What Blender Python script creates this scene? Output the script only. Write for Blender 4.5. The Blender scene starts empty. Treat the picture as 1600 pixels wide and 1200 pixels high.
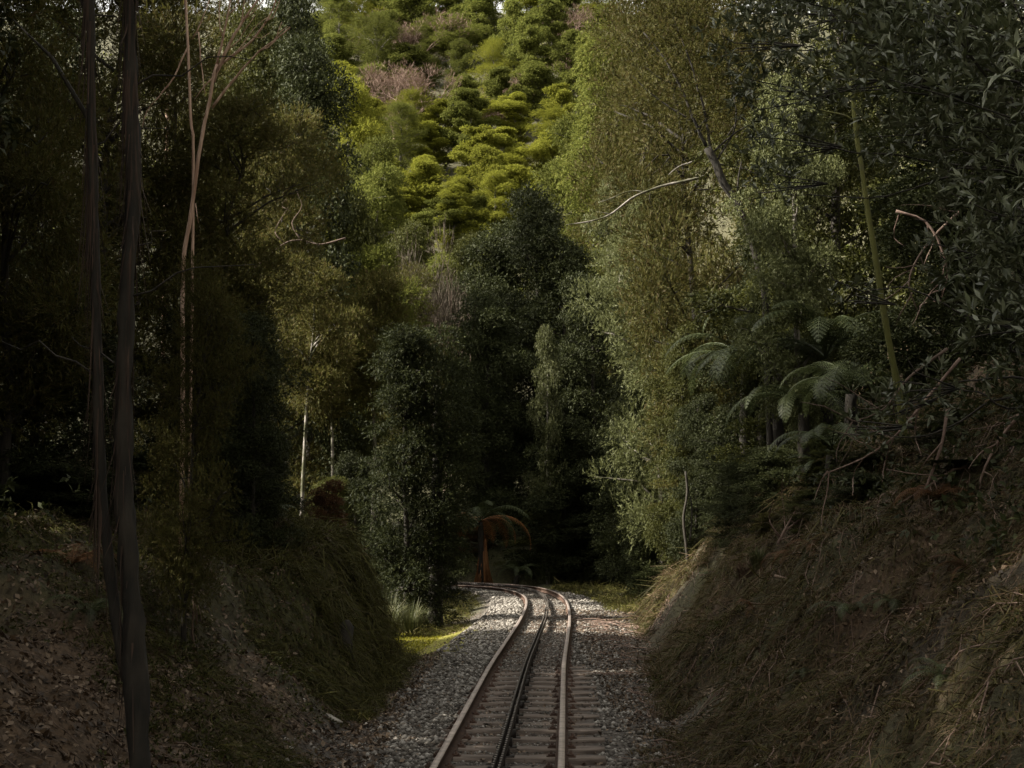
import bpy, math, random
import numpy as np
from mathutils import Vector

# ------------------------------------------------------------------ camera, sky, sun, exposure
S = bpy.context.scene
COL = S.collection
F, HOR, CAMZ = 2200.0, 822.0, 2.0
PITCH = math.atan((HOR - 600) / F)
cam = bpy.data.objects.new('camera', bpy.data.cameras.new('camera'))
COL.objects.link(cam)
cam.location = (0, 0, CAMZ)
cam.rotation_euler = (math.pi / 2 + PITCH, 0, 0)
cam.data.sensor_width = 36
cam.data.lens = F / 1600 * 36
cam.data.clip_end = 3000
S.camera = cam

SUN_EL, SUN_AZ = math.radians(37), math.radians(261)      # azimuth clockwise from +Y: sun stands to the left
SKY = 0.15
w = bpy.data.worlds.new('World'); S.world = w; w.use_nodes = True
wn = w.node_tree.nodes; wl = w.node_tree.links
sky = wn.new('ShaderNodeTexSky'); sky.sky_type = 'NISHITA'; sky.sun_disc = False
sky.sun_elevation = SUN_EL; sky.sun_rotation = SUN_AZ
sky.air_density = 1.0; sky.dust_density = 3.0; sky.ozone_density = 0.6
hs = wn.new('ShaderNodeHueSaturation'); hs.inputs['Saturation'].default_value = 0.08
tint = wn.new('ShaderNodeMixRGB'); tint.blend_type = 'MULTIPLY'; tint.inputs[0].default_value = 1; tint.inputs[2].default_value = (1, .97, .88, 1)   # warm grading tone put into the sky colour
wl.new(sky.outputs[0], hs.inputs['Color']); wl.new(hs.outputs[0], tint.inputs[1])
wl.new(tint.outputs[0], wn['Background'].inputs['Color'])
wn['Background'].inputs['Strength'].default_value = SKY
sd = bpy.data.lights.new('sun', 'SUN'); sun = bpy.data.objects.new('sun', sd); COL.objects.link(sun)
sd.energy = 5.0; sd.angle = math.radians(0.6); sd.color = (1.0, 0.93, 0.80)
sv = Vector((math.sin(SUN_AZ) * math.cos(SUN_EL), math.cos(SUN_AZ) * math.cos(SUN_EL), math.sin(SUN_EL)))
sun.rotation_euler = sv.to_track_quat('Z', 'Y').to_euler()
sun.location = (-20, -20, 60)
S.view_settings.view_transform = 'Standard'; S.view_settings.look = 'None'
S.view_settings.exposure = 1.5; S.view_settings.gamma = 1.0
S.render.engine = 'CYCLES'
S.cycles.use_denoising = True
S.cycles.max_bounces = 5; S.cycles.diffuse_bounces = 3; S.cycles.glossy_bounces = 2
S.cycles.transmission_bounces = 3; S.cycles.caustics_reflective = False; S.cycles.caustics_refractive = False

rng = np.random.default_rng(7)
random.seed(7)

def P(px, py, d):
    """world point seen at photo pixel (px, py), d metres ahead along the track"""
    u = (px - 800) / F; v = (600 - py) / F
    dy = math.cos(PITCH) - v * math.sin(PITCH); dz = math.sin(PITCH) + v * math.cos(PITCH)
    k = d / dy
    return np.array([u * k, d, CAMZ + dz * k])

# ------------------------------------------------------------------ noise
def _h(ix, iy, s):
    n = (ix.astype(np.int64) * 374761393 + iy.astype(np.int64) * 668265263 + s * 974711) & 0x7fffffff
    n = ((n ^ (n >> 13)) * 1274126177) & 0x7fffffff
    return ((n ^ (n >> 16)) & 0xffff) / 65535.0
def vnoise(x, y, s=0):
    ix = np.floor(x); iy = np.floor(y); fx = x - ix; fy = y - iy
    fx = fx * fx * (3 - 2 * fx); fy = fy * fy * (3 - 2 * fy)
    a = _h(ix, iy, s); b = _h(ix + 1, iy, s); c = _h(ix, iy + 1, s); d = _h(ix + 1, iy + 1, s)
    return (a * (1 - fx) + b * fx) * (1 - fy) + (c * (1 - fx) + d * fx) * fy
def fbm(x, y, s=0, o=4):
    t = 0; a = .5; 
    for k in range(o):
        t = t + a * (vnoise(x, y, s + k) - .5) * 2; x = x * 2.03; y = y * 2.03; a *= .5
    return t

# ------------------------------------------------------------------ track line (rail top is z = 0)
CL = np.array([(-40, -1.6), (-10, -1.0), (0, -.62), (11.6, -.14), (20.3, .20), (25.2, .44), (31, .72), (36.5, .9), (40.5, .9),
               (43.6, .66), (46.2, .14), (47.9, -.7), (49.1, -1.8), (50.0, -3.2), (50.8, -5.5), (51.4, -9), (51.8, -14), (52, -24)])[:, ::-1]
def catmull(p, n=12):
    q = np.vstack([2 * p[0] - p[1], p, 2 * p[-1] - p[-2]]); out = []
    for i in range(1, len(q) - 2):
        a, b, c, d = q[i - 1:i + 3]
        for t in np.linspace(0, 1, n, endpoint=False):
            out.append(.5 * (2 * b + (c - a) * t + (2 * a - 5 * b + 4 * c - d) * t * t + (3 * b - a - 3 * c + d) * t ** 3))
    return np.array(out + [p[-1]])
def resample(p, step):
    s = np.r_[0, np.cumsum(np.linalg.norm(np.diff(p, axis=0), axis=1))]
    t = np.arange(0, s[-1], step)
    return np.stack([np.interp(t, s, p[:, k]) for k in range(p.shape[1])], 1)
TRACK = resample(catmull(CL), .25)
for _ in range(6):
    TRACK[1:-1] = .25 * TRACK[:-2] + .5 * TRACK[1:-1] + .25 * TRACK[2:]
TAN = np.gradient(TRACK, axis=0); TAN /= np.linalg.norm(TAN, axis=1)[:, None]
NRM = np.stack([TAN[:, 1], -TAN[:, 0]], 1)                       # to the right
def dtrack(x, y):
    x = np.atleast_1d(x).ravel(); y = np.atleast_1d(y).ravel()
    o = np.empty(len(x))
    T = TRACK[::2]
    for i in range(0, len(x), 20000):
        o[i:i + 20000] = np.sqrt(((x[i:i + 20000, None] - T[:, 0]) ** 2 + (y[i:i + 20000, None] - T[:, 1]) ** 2).min(1))
    return o
CANT = np.interp(TRACK[:, 1], [38, 45, 60], [0, .05, .06])

# ------------------------------------------------------------------ terrain
def sstep(a, b, x):
    t = np.clip((x - a) / (b - a), 0, 1); return t * t * (3 - 2 * t)
def H(x, y):
    sh = np.shape(x); x = np.atleast_1d(np.asarray(x, float)).ravel(); y = np.atleast_1d(np.asarray(y, float)).ravel()
    d = dtrack(x, y)
    n1 = fbm(x * .9, y * .9, 3); n2 = fbm(x * .22, y * .22, 11); n3 = fbm(x * 2.3, y * 2.3, 21, 2)
    fr = np.interp(y, [-40, 8, 12, 20, 28, 34, 36.5, 39, 43, 50, 60], [1.5, 1.35, 1.55, 2.15, 2.7, 3.2, 3.6, 5.2, 8, 12, 14])
    tr = x - fr + n1 * .35
    sr = np.interp(y, [5, 12, 30, 36, 42], [1.05, 1.05, 1.35, 1.5, .8])
    zr = np.where(tr > 0, np.minimum(sr * tr, sr * 2.6 + .75 * (tr - 2.6)), 0)
    fl = np.interp(y, [-40, 10, 20, 22.3, 23.6, 25, 28, 33, 45, 50, 60], [-1.8, -1.85, -1.8, -1.9, -2.9, -5.2, -6.0, -7.0, -9.5, -12, -14])
    tl = fl - x + n1 * .3
    sl = np.interp(y, [8, 12.5, 16, 19, 22.5, 24, 27], [.45, .52, .8, 2.2, 3.0, 1.8, .55])
    zl = np.where(tl > 0, np.minimum(sl * tl, np.interp(y, [11, 16, 20, 22, 26], [1.15, 1.45, 1.95, 2.1, 1.5]) + .28 * np.maximum(tl - 1.2, 0) + .7 * np.maximum(tl - 7, 0) * (1 - sstep(19, 27, y))), 0)  # left slope steepened out of view to shade the cutting
    # behind the bend: rising wooded ground, then the far hill
    zb = np.interp(y, [0, 53.5, 56, 90, 110, 320, 400, 700], [0, 0, 1.2, 9.5, 15, 122, 128, 100])
    side = np.maximum(np.abs(x + .02 * (y - 50)) - 9, 0) * .55 * sstep(50, 62, y) * (1 - sstep(110, 170, y))
    zs = np.maximum(zr, zl)
    # unseen cutting walls behind the camera keep climbing, raised for shade
    z = np.where(y > 52, np.maximum(zb + side, np.minimum(zs, zb + side + 2)), zs)
    z = np.minimum(z, 36 + z * .0 + np.where(y > 60, 200, 0))
    bed = -.17 + np.clip((d - 1.75) * 1.9, 0, 1e9)
    carve = np.where(d < 60, bed, 1e9)
    rough = n1 * .16 + n3 * .07
    amp = np.clip(z / 1.2, 0, 1)
    z = z - .17 + amp * (rough * 2.1 + .16 * fbm(x * 1.4 + 3, y * 2.6, 61, 3)) + n2 * .8 * np.clip((z - 3) / 5, 0, 1) + (n3 * .02)
    out = np.minimum(z, np.where((y > 36) | (np.abs(x) > 6), carve, 1e9) + .0)
    out = np.where(d < 1.5, (0 * out -.165 + n3 * .018 + n1 * .035 + .03 * sstep(19, 24, y) + .04 * sstep(.62, .75, d) * (x < np.interp(y, TRACK[:, 1], TRACK[:, 0]))), out)
    out = out - .16 * sstep(1.5, 2.4, d) * (1 - amp) * (y > 23) * (x < 1)
    return out.reshape(sh) if sh else float(out[0])

# ------------------------------------------------------------------ mesh helpers
def mesh_np(name, v, quads=None, tris=None, midx=None, smooth=False):
    me = bpy.data.meshes.new(name)
    v = np.ascontiguousarray(v, np.float32)
    nq = 0 if quads is None else len(quads); nt = 0 if tris is None else len(tris)
    me.vertices.add(len(v)); me.vertices.foreach_set('co', v.ravel())
    lo = []; st = []
    if nq: lo.append(np.asarray(quads, np.int32).ravel()); st.append(np.arange(nq, dtype=np.int32) * 4)
    if nt: lo.append(np.asarray(tris, np.int32).ravel()); st.append(nq * 4 + np.arange(nt, dtype=np.int32) * 3)
    lo = np.concatenate(lo); st = np.concatenate(st)
    me.loops.add(len(lo)); me.loops.foreach_set('vertex_index', lo)
    me.polygons.add(nq + nt); me.polygons.foreach_set('loop_start', st)
    if midx is not None: me.polygons.foreach_set('material_index', np.asarray(midx, np.int32))
    if smooth: me.polygons.foreach_set('use_smooth', np.ones(nq + nt, bool))
    me.update(calc_edges=True)
    return me
class MB:
    """collects arrays of quads / tris into one mesh"""
    def __init__(s): s.v = []; s.q = []; s.t = []; s.mq = []; s.n = 0
    def add(s, v, q=None, t=None, m=0):
        v = np.asarray(v, float).reshape(-1, 3)
        if q is not None and len(q): s.q.append(np.asarray(q).reshape(-1, 4) + s.n); s.mq.append(np.full(len(s.q[-1]), m))
        if t is not None and len(t): s.t.append(np.asarray(t).reshape(-1, 3) + s.n)
        s.v.append(v); s.n += len(v)
    def tube(s, path, r, sides=7, m=0, jit=0.0, cap=True):
        p = np.asarray(path, float); n = len(p); r = np.broadcast_to(np.asarray(r, float), (n,))
        t = np.gradient(p, axis=0); t /= np.linalg.norm(t, axis=1)[:, None] + 1e-9
        ref = np.array([0., 0, 1]) if abs(t[0][2]) < .8 else np.array([1., 0, 0])
        vs = []
        for i in range(n):
            a = np.cross(t[i], ref); a /= np.linalg.norm(a) + 1e-9; b = np.cross(t[i], a)
            ang = np.linspace(0, 2 * math.pi, sides, endpoint=False)
            rr = r[i] * (1 + jit * (rng.random(sides) - .5))
            vs.append(p[i] + (np.cos(ang) * rr)[:, None] * a + (np.sin(ang) * rr)[:, None] * b)
        vs = np.concatenate(vs)
        k = np.arange(sides); k2 = (k + 1) % sides; q = []
        for i in range(n - 1):
            q.append(np.stack([i * sides + k, i * sides + k2, (i + 1) * sides + k2, (i + 1) * sides + k], 1))
        s.add(vs, np.concatenate(q), m=m)
        if cap:
            top = [(n - 1) * sides + j for j in range(sides)]
            base = s.n - len(vs)
            s.t.append(np.array([[base + top[0], base + top[j], base + top[j + 1]] for j in range(1, sides - 1)]))
            s.t.append(np.array([[base, base + j + 1, base + j] for j in range(1, sides - 1)]))
    def box(s, c, h, rot=None, m=0, jit=0):
        v = np.array([[x, y, z] for x in (-1, 1) for y in (-1, 1) for z in (-1, 1)], float) * h
        if jit: v += (rng.random((8, 3)) - .5) * jit
        if rot is not None: v = v @ np.asarray(rot).T
        s.add(v + np.asarray(c), [[0, 1, 3, 2], [4, 6, 7, 5], [0, 4, 5, 1], [2, 3, 7, 6], [0, 2, 6, 4], [1, 5, 7, 3]], m=m)
    def mesh(s, name, smooth=False):
        q = np.concatenate(s.q) if s.q else None; t = np.concatenate(s.t) if s.t else None
        mi = None
        if q is not None:
            mi = np.concatenate(s.mq + ([np.zeros(len(t))] if t is not None else []))
        return mesh_np(name, np.concatenate(s.v), q, t, mi, smooth)
def obj(name, me, mats, parent=None, label=None, cat=None, group=None, kind=None, loc=None):
    o = bpy.data.objects.new(name, me); COL.objects.link(o)
    if me is not None and mats:
        for m in (mats if isinstance(mats, (list, tuple)) else [mats]):
            if len(me.materials) < (len(mats) if isinstance(mats, (list, tuple)) else 1): me.materials.append(m)
    if parent is not None: o.parent = parent
    if label: o['label'] = label
    if cat: o['category'] = cat
    if group: o['group'] = group
    if kind: o['kind'] = kind
    if loc is not None: o.location = [float(a) for a in loc]
    return o
def thing(name, label, cat, loc=(0, 0, 0), rz=0, group=None, scale=(1, 1, 1)):
    o = obj(name, None, None, None, label, cat, group, None, loc)
    o.rotation_euler = (0, 0, rz); o.scale = scale
    return o

# ------------------------------------------------------------------ materials
def newmat(name):
    m = bpy.data.materials.new(name); m.use_nodes = True
    return m, m.node_tree.nodes, m.node_tree.links, m.node_tree.nodes['Principled BSDF']
def ramp(nd, cols, pos=None):
    r = nd.new('ShaderNodeValToRGB'); e = r.color_ramp.elements
    pos = pos or [i / (len(cols) - 1) for i in range(len(cols))]
    while len(e) < len(cols): e.new(.5)
    for i, c in enumerate(cols): e[i].position = pos[i]; e[i].color = (*c, 1)
    return r
def leafmat(name, cols, rough=.5, transl=.3, spec=.35, objvar=.25):
    m, nd, lk, b = newmat(name)
    g = nd.new('ShaderNodeNewGeometry'); r = ramp(nd, cols); lk.new(g.outputs['Random Per Island'], r.inputs[0])
    oi = nd.new('ShaderNodeObjectInfo'); mr = nd.new('ShaderNodeMapRange')
    mr.inputs['To Min'].default_value = 1 - objvar; mr.inputs['To Max'].default_value = 1 + objvar
    lk.new(oi.outputs['Random'], mr.inputs['Value'])
    h = nd.new('ShaderNodeHueSaturation'); lk.new(r.outputs[0], h.inputs['Color']); lk.new(mr.outputs[0], h.inputs['Value'])
    lk.new(h.outputs[0], b.inputs['Base Color'])
    b.inputs['Roughness'].default_value = rough; b.inputs['Specular IOR Level'].default_value = spec
    t = nd.new('ShaderNodeBsdfTranslucent'); lk.new(h.outputs[0], t.inputs['Color'])
    mx = nd.new('ShaderNodeMixShader'); mx.inputs[0].default_value = transl
    lk.new(b.outputs[0], mx.inputs[1]); lk.new(t.outputs[0], mx.inputs[2])
    lk.new(mx.outputs[0], nd['Material Output'].inputs['Surface'])
    return m
def barkmat(name, c1, c2, sc=(14, 14, 2), rough=.9, bump=.6, c3=None, moss=0.0):
    m, nd, lk, b = newmat(name)
    tc = nd.new('ShaderNodeTexCoord'); mp = nd.new('ShaderNodeMapping'); mp.inputs['Scale'].default_value = sc
    lk.new(tc.outputs['Object'], mp.inputs[0])
    n = nd.new('ShaderNodeTexNoise'); n.inputs['Scale'].default_value = 1; n.inputs['Detail'].default_value = 6
    lk.new(mp.outputs[0], n.inputs['Vector'])
    r = ramp(nd, [c1, c2], [.35, .68]); lk.new(n.outputs[0], r.inputs[0]); out = r.outputs[0]
    if c3:
        n2 = nd.new('ShaderNodeTexNoise'); n2.inputs['Scale'].default_value = 2.3; n2.inputs['Detail'].default_value = 5
        lk.new(tc.outputs['Object'], n2.inputs['Vector'])
        r2 = ramp(nd, [(0, 0, 0), (1, 1, 1)], [.5 - moss * .3, .62 - moss * .3]); lk.new(n2.outputs[0], r2.inputs[0])
        mx = nd.new('ShaderNodeMixRGB'); lk.new(r2.outputs[0], mx.inputs[0]); lk.new(out, mx.inputs[1]); mx.inputs[2].default_value = (*c3, 1); out = mx.outputs[0]
    lk.new(out, b.inputs['Base Color']); b.inputs['Roughness'].default_value = rough
    bp = nd.new('ShaderNodeBump'); bp.inputs['Strength'].default_value = bump; bp.inputs['Distance'].default_value = .02
    lk.new(n.outputs[0], bp.inputs['Height']); lk.new(bp.outputs[0], b.inputs['Normal'])
    return m
M = {}
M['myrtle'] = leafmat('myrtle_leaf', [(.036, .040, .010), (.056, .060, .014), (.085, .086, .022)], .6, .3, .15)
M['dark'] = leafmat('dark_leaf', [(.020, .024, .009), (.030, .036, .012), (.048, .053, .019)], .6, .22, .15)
M['feather'] = leafmat('tea_tree_leaf', [(.045, .046, .012), (.066, .066, .016), (.095, .088, .024), (.075, .052, .022)], .6, .35, .12)
M['grey'] = leafmat('grey_green_leaf', [(.062, .070, .026), (.088, .096, .036), (.13, .136, .058)], .55, .3, .2)
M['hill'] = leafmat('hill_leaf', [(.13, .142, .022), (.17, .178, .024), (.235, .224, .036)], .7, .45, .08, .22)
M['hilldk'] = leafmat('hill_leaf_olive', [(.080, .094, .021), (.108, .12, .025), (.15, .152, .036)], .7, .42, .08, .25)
M['lance'] = leafmat('lance_leaf', [(.05, .06, .026), (.10, .115, .055), (.21, .225, .14)], .38, .2, .5)
M['conifer'] = leafmat('conifer_leaf', [(.012, .016, .006), (.021, .026, .009), (.044, .048, .014)], .6, .22, .12)  # green darkened in place of shade falling on the conifer
M['yellow'] = leafmat('yellow_leaf', [(.10, .11, .015), (.17, .17, .02), (.23, .2, .03)], .55, .4, .3)
M['rust'] = leafmat('rust_leaf', [(.14, .058, .022), (.23, .10, .036), (.34, .17, .065)], .6, .25, .3)
M['rustdim'] = leafmat('dry_bracken', [(.06, .028, .014), (.10, .048, .022), (.15, .08, .035)], .6, .25, .1)
M['fern'] = leafmat('fern_leaf', [(.036, .048, .018), (.056, .070, .026), (.09, .105, .045)], .5, .3, .35)
M['strand'] = leafmat('bank_strand', [(.026, .021, .010), (.048, .043, .013), (.078, .068, .02), (.07, .042, .022), (.12, .085, .052)], .7, .25, .2)
M['litter'] = leafmat('leaf_litter', [(.03, .02, .012), (.06, .038, .022), (.115, .072, .04), (.26, .19, .13)], .6, .1, .35)
M['moss'] = leafmat('moss_tip', [(.15, .15, .015), (.23, .22, .022), (.30, .26, .035)], .7, .3, .1)
M['sedge'] = leafmat('sedge_blade', [(.05, .06, .025), (.10, .11, .045), (.17, .16, .08)], .5, .3, .3)
M['stone'] = leafmat('ballast_stone', [(.04, .034, .028), (.09, .079, .067), (.165, .15, .13), (.34, .315, .285)], .8, 0, .25, 0)
M['twig'] = barkmat('grey_brown_twig', (.07, .045, .032), (.15, .105, .08))
M['pinktwig'] = barkmat('pinkish_twig', (.13, .08, .06), (.26, .18, .145))
M['brownbrush'] = leafmat('dry_brush', [(.11, .066, .048), (.165, .105, .078), (.24, .165, .13)], .7, .15, .2)
M['greybrush'] = leafmat('grey_brush', [(.05, .038, .026), (.08, .062, .044), (.12, .095, .07)], .7, .15, .2)
M['bark'] = barkmat('dark_bark', (.011, .009, .006), (.034, .027, .019), (11, 11, 3.2), bump=1.0)
M['palebark'] = barkmat('pale_bark', (.12, .105, .09), (.30, .27, .24), (9, 9, 4), c3=(.05, .05, .02), moss=.25)
M['redbark'] = barkmat('red_bark', (.26, .15, .10), (.58, .41, .31), (20, 20, 2))
M['mossbark'] = barkmat('mossy_bark', (.03, .025, .018), (.08, .07, .045), (14, 14, 3), c3=(.085, .085, .016), moss=.7)
M['strip'] = barkmat('bark_strip', (.02, .013, .009), (.075, .045, .03), (30, 30, 2))
M['wood'] = barkmat('weathered_wood', (.07, .052, .04), (.21, .165, .135), (3, 30, 30), .85, .5)
M['plank'] = barkmat('pale_wood', (.28, .25, .21), (.45, .42, .37), (30, 3, 30), .8, .3)
def steel(name, c, metal, rough):
    m, nd, lk, b = newmat(name)
    tc = nd.new('ShaderNodeTexCoord'); n = nd.new('ShaderNodeTexNoise'); n.inputs['Scale'].default_value = 9; n.inputs['Detail'].default_value = 6
    lk.new(tc.outputs['Object'], n.inputs['Vector'])
    r = ramp(nd, [tuple(a * .6 for a in c), c, tuple(min(1, a * 1.35) for a in c)], [.3, .5, .72]); lk.new(n.outputs[0], r.inputs[0])
    lk.new(r.outputs[0], b.inputs['Base Color'])
    b.inputs['Metallic'].default_value = metal; b.inputs['Roughness'].default_value = rough
    return m
M['railtop'] = steel('worn_rail_head', (.50, .42, .38), .6, .36)
M['rust_steel'] = steel('rusty_steel', (.075, .042, .028), .2, .75)
M['rack_tip'] = steel('worn_tooth', (.32, .28, .25), .7, .38)
M['greasy'] = steel('greasy_steel', (.03, .024, .02), .4, .5)

# ------------------------------------------------------------------ ground sheet
def axis(segs):
    o = [np.array([segs[0][0]])]
    for a, b, st in segs: o.append(np.linspace(a, b, max(2, int(round((b - a) / st)) + 1))[1:])
    return np.concatenate(o)
gx = axis([(-260, -60, 12), (-60, -20, 2), (-20, -7, .6), (-7, 6, .11), (6, 18, .5), (18, 60, 2), (60, 260, 12)])
gy = axis([(-60, 0, 2.5), (0, 4, .8), (4, 26, .12), (26, 56, .25), (56, 110, 1.5), (110, 420, 5), (420, 700, 20)])
X, Y = np.meshgrid(gx, gy); Z = H(X, Y)
nx, ny = len(gx), len(gy)
ii = np.arange((ny - 1) * (nx - 1)); r_, c_ = ii // (nx - 1), ii % (nx - 1); a_ = r_ * nx + c_
gm = mesh_np('ground', np.stack([X, Y, Z], -1).reshape(-1, 3), np.stack([a_, a_ + 1, a_ + nx + 1, a_ + nx], 1), smooth=True)
D = dtrack(X, Y).reshape(X.shape)
def lerp(a, b, t): return a + (b - a) * np.clip(t, 0, 1)[..., None]
soil = np.array([.045, .034, .022]); olive = np.array([.055, .055, .018]); brown = np.array([.085, .055, .032]); grav = np.array([.085, .072, .062])
mossc = np.array([.16, .15, .016]); rustc = np.array([.10, .055, .03]); hillc = np.array([.05, .046, .018])
nA = fbm(X * .8, Y * .8, 31); nB = fbm(X * .35, Y * .35, 41); nC = fbm(X * 2.5, Y * 2.5, 51)
col = lerp(np.broadcast_to(soil, X.shape + (3,)), olive, .5 + nA * 1.2)
col = lerp(col, brown, sstep(.0, .4, nB + .3 * nC))
col = lerp(col, grav, (1 - sstep(1.6, 2.3, D + nC * .5)) * (1 - sstep(-.1, .1, Z)))
col = lerp(col, rustc, (1 - sstep(.5, 1.3, D)) * sstep(26, 30, Y) * .7)
col = lerp(col, rustc * .75, (1 - sstep(.6, .9, D)) * (.5 + nC))
def mosspatch(x, y):
    a = np.exp(-(((x + 2.1) / 1.6) ** 2 + ((y - 27.3) / 4.8) ** 2) ** 1.5)
    b = .55 * np.exp(-(((x - 3.4) / .8) ** 2 + ((y - 38.5) / 2.2) ** 2) ** 1.5)
    return a + b
col = lerp(col, olive * .8, sstep(1.5, 1.9, D) * sstep(34, 38, Y) * .85)
col = lerp(col, mossc, mosspatch(X, Y) * 1.4 + nC * .3 * (mosspatch(X, Y) > .1))
col = lerp(col, hillc, sstep(80, 120, Y))
ca = gm.color_attributes.new('tint', 'FLOAT_COLOR', 'POINT')
ca.data.foreach_set('color', np.concatenate([col, np.ones(X.shape + (1,))], -1).astype(np.float32).ravel())
m, nd, lk, b = newmat('forest_ground')
at = nd.new('ShaderNodeAttribute'); at.attribute_name = 'tint'
tc = nd.new('ShaderNodeTexCoord')
n = nd.new('ShaderNodeTexNoise'); n.inputs['Scale'].default_value = 11; n.inputs['Detail'].default_value = 8; n.inputs['Roughness'].default_value = .7
lk.new(tc.outputs['Object'], n.inputs['Vector'])
r = ramp(nd, [(.35, .33, .3), (1, 1, 1), (1.7, 1.65, 1.6)], [.3, .5, .72]); lk.new(n.outputs[0], r.inputs[0])
mx = nd.new('ShaderNodeMixRGB'); mx.blend_type = 'MULTIPLY'; mx.inputs[0].default_value = 1
lk.new(at.outputs['Color'], mx.inputs[1]); lk.new(r.outputs[0], mx.inputs[2]); lk.new(mx.outputs[0], b.inputs['Base Color'])
b.inputs['Roughness'].default_value = .95
bp = nd.new('ShaderNodeBump'); bp.inputs['Strength'].default_value = .8; bp.inputs['Distance'].default_value = .05
lk.new(n.outputs[0], bp.inputs['Height']); lk.new(bp.outputs[0], b.inputs['Normal'])
obj('ground', gm, m, kind='structure')

def slope_frame(x, y, e=.12):
    z = H(x, y); zx = H(x + e, y); zy = H(x, y + e)
    n = np.stack([-(zx - z) / e, -(zy - z) / e, np.ones_like(z)], 1); n /= np.linalg.norm(n, axis=1)[:, None]
    return z, n

# ------------------------------------------------------------------ rails, rack, sleepers
def offset_line(off, zoff=0, a=0, bnd=None):
    z = np.zeros(len(TRACK)) + CANT * off / .5335 * .5 + zoff + CANT * .5
    p = np.column_stack([TRACK + NRM * off, z])
    return p[a:bnd]
def sweep(mb, line, prof, mats):
    p = line; t = np.gradient(p[:, :2], axis=0); t /= np.linalg.norm(t, axis=1)[:, None]
    nr = np.stack([t[:, 1], -t[:, 0], np.zeros(len(t))], 1); k = len(prof)
    v = p[:, None, :] + nr[:, None, :] * prof[None, :, :1] + np.array([0, 0, 1.]) * prof[None, :, 1:]
    base = mb.n
    for j in range(k):
        j2 = (j + 1) % k; i = np.arange(len(p) - 1)
        q = np.stack([i * k + j, i * k + j2, (i + 1) * k + j2, (i + 1) * k + j], 1)
        if j == 0: mb.add(v.reshape(-1, 3), q, m=mats[j])
        else: mb.q.append(q + base); mb.mq.append(np.full(len(q), mats[j]))
prof = np.array([(-.031, -.004), (-.024, 0), (.024, 0), (.031, -.004), (.031, -.034), (.009, -.045), (.009, -.105), (.06, -.118), (.06, -.13), (-.06, -.13), (-.06, -.118), (-.009, -.105), (-.009, -.045), (-.031, -.034)])
i0 = int(np.argmax(TRACK[:, 1] > 3))
for off, lab in ((-.5335, 'left hand rusty rail with worn pale head, curving left into the trees'), (.5335, 'right hand rusty rail with bright worn head, nearest the right bank')):
    mb = MB(); sweep(mb, offset_line(off, 0, i0), prof, [0, 0, 0, 1, 1, 1, 1, 1, 1, 1, 1, 1, 1, 1])
    obj('rail', mb.mesh('rail'), [M['railtop'], M['rust_steel']], label=lab, cat='rail', group='running rails of the track')
rk = thing('rack_rail', 'dark toothed rack rail along the middle of the track', 'rack rail')
fine = resample(offset_line(0, 0, i0), .03); fine = fine[fine[:, 1] < 52]
fine = np.repeat(fine, 2, 0); fine[1::2, :2] += (np.gradient(fine[:, :2], axis=0)[1::2]) * .5
ft = np.gradient(fine[:, :2], axis=0); ft = unit_ = ft / (np.linalg.norm(ft, axis=1)[:, None] + 1e-9); fn = np.stack([ft[:, 1], -ft[:, 0]], 1)
for s_ in (-1, 1):
    n = len(fine); k = np.arange(n); hi = ((k // 2) % 4 < 2) if s_ < 0 else ((k // 2) % 4 >= 2)
    zt = np.where(hi, .048, .012) + fine[:, 2]; zb = np.full(n, -.035) + fine[:, 2]
    c0 = fine[:, :2] + fn * .027 * s_; l = c0 - fn * .0105; r_ = c0 + fn * .0105
    v = np.stack([np.column_stack([l, zb]), np.column_stack([l, zt]), np.column_stack([r_, zt]), np.column_stack([r_, zb])], 1).reshape(-1, 3)
    mb = MB(); i = np.arange(n - 1); tip = (hi[:-1] & hi[1:]).astype(int)
    qs = [np.stack([i * 4 + j, i * 4 + (j + 1) % 4, (i + 1) * 4 + (j + 1) % 4, (i + 1) * 4 + j], 1) for j in range(4)]
    mb.v.append(v); mb.n = len(v)
    for j in range(4): mb.q.append(qs[j]); mb.mq.append(tip if j == 1 else np.zeros(n - 1))
    obj('rack_bar', mb.mesh('rack_bar'), [M['greasy'], M['rack_tip']], rk)
def sleeper_mesh(seed):
    mb = MB(); L, W, T = 1.9, .2, .13
    xs = np.linspace(-L / 2, L / 2, 14); r0 = np.random.default_rng(seed)
    pr = np.array([(-W / 2, -T), (-W / 2, -.012), (-W / 2 + .014, 0), (W / 2 - .014, 0), (W / 2, -.012), (W / 2, -T)])
    v = []
    for x in xs:
        j = (r0.random((6, 2)) - .5) * .012
        q = pr + j; v.append(np.column_stack([np.full(6, x), q]))
    k = 6; q = []
    for i in range(13):
        for j in range(6): q.append([i * k + j, i * k + (j + 1) % 6, (i + 1) * k + (j + 1) % 6, (i + 1) * k + j])
    b0 = 13 * 6
    mb.add(np.concatenate(v), q, [[0, 2, 1], [0, 3, 2], [0, 5, 3], [5, 4, 3], [b0, b0 + 1, b0 + 2], [b0, b0 + 2, b0 + 3], [b0, b0 + 3, b0 + 5], [b0 + 5, b0 + 3, b0 + 4]])
    return mb.mesh('sleeper')
SM = [sleeper_mesh(k) for k in range(4)]
for me in SM: me.materials.append(M['wood'])
mb = MB(); mb.box((0, 0, .0), (.135, .062, .009))
for s_ in (-1, 1):
    mb.box((s_ * .088, 0, .016), (.03, .05, .010)); mb.tube([(s_ * .09, .02, .0), (s_ * .09, .02, .05)], .014, 6); mb.tube([(s_ * .092, -.025, .0), (s_ * .092, -.025, .045)], .014, 6)
chair_me = mb.mesh('rail_chair'); chair_me.materials.append(M['rust_steel'])
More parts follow.
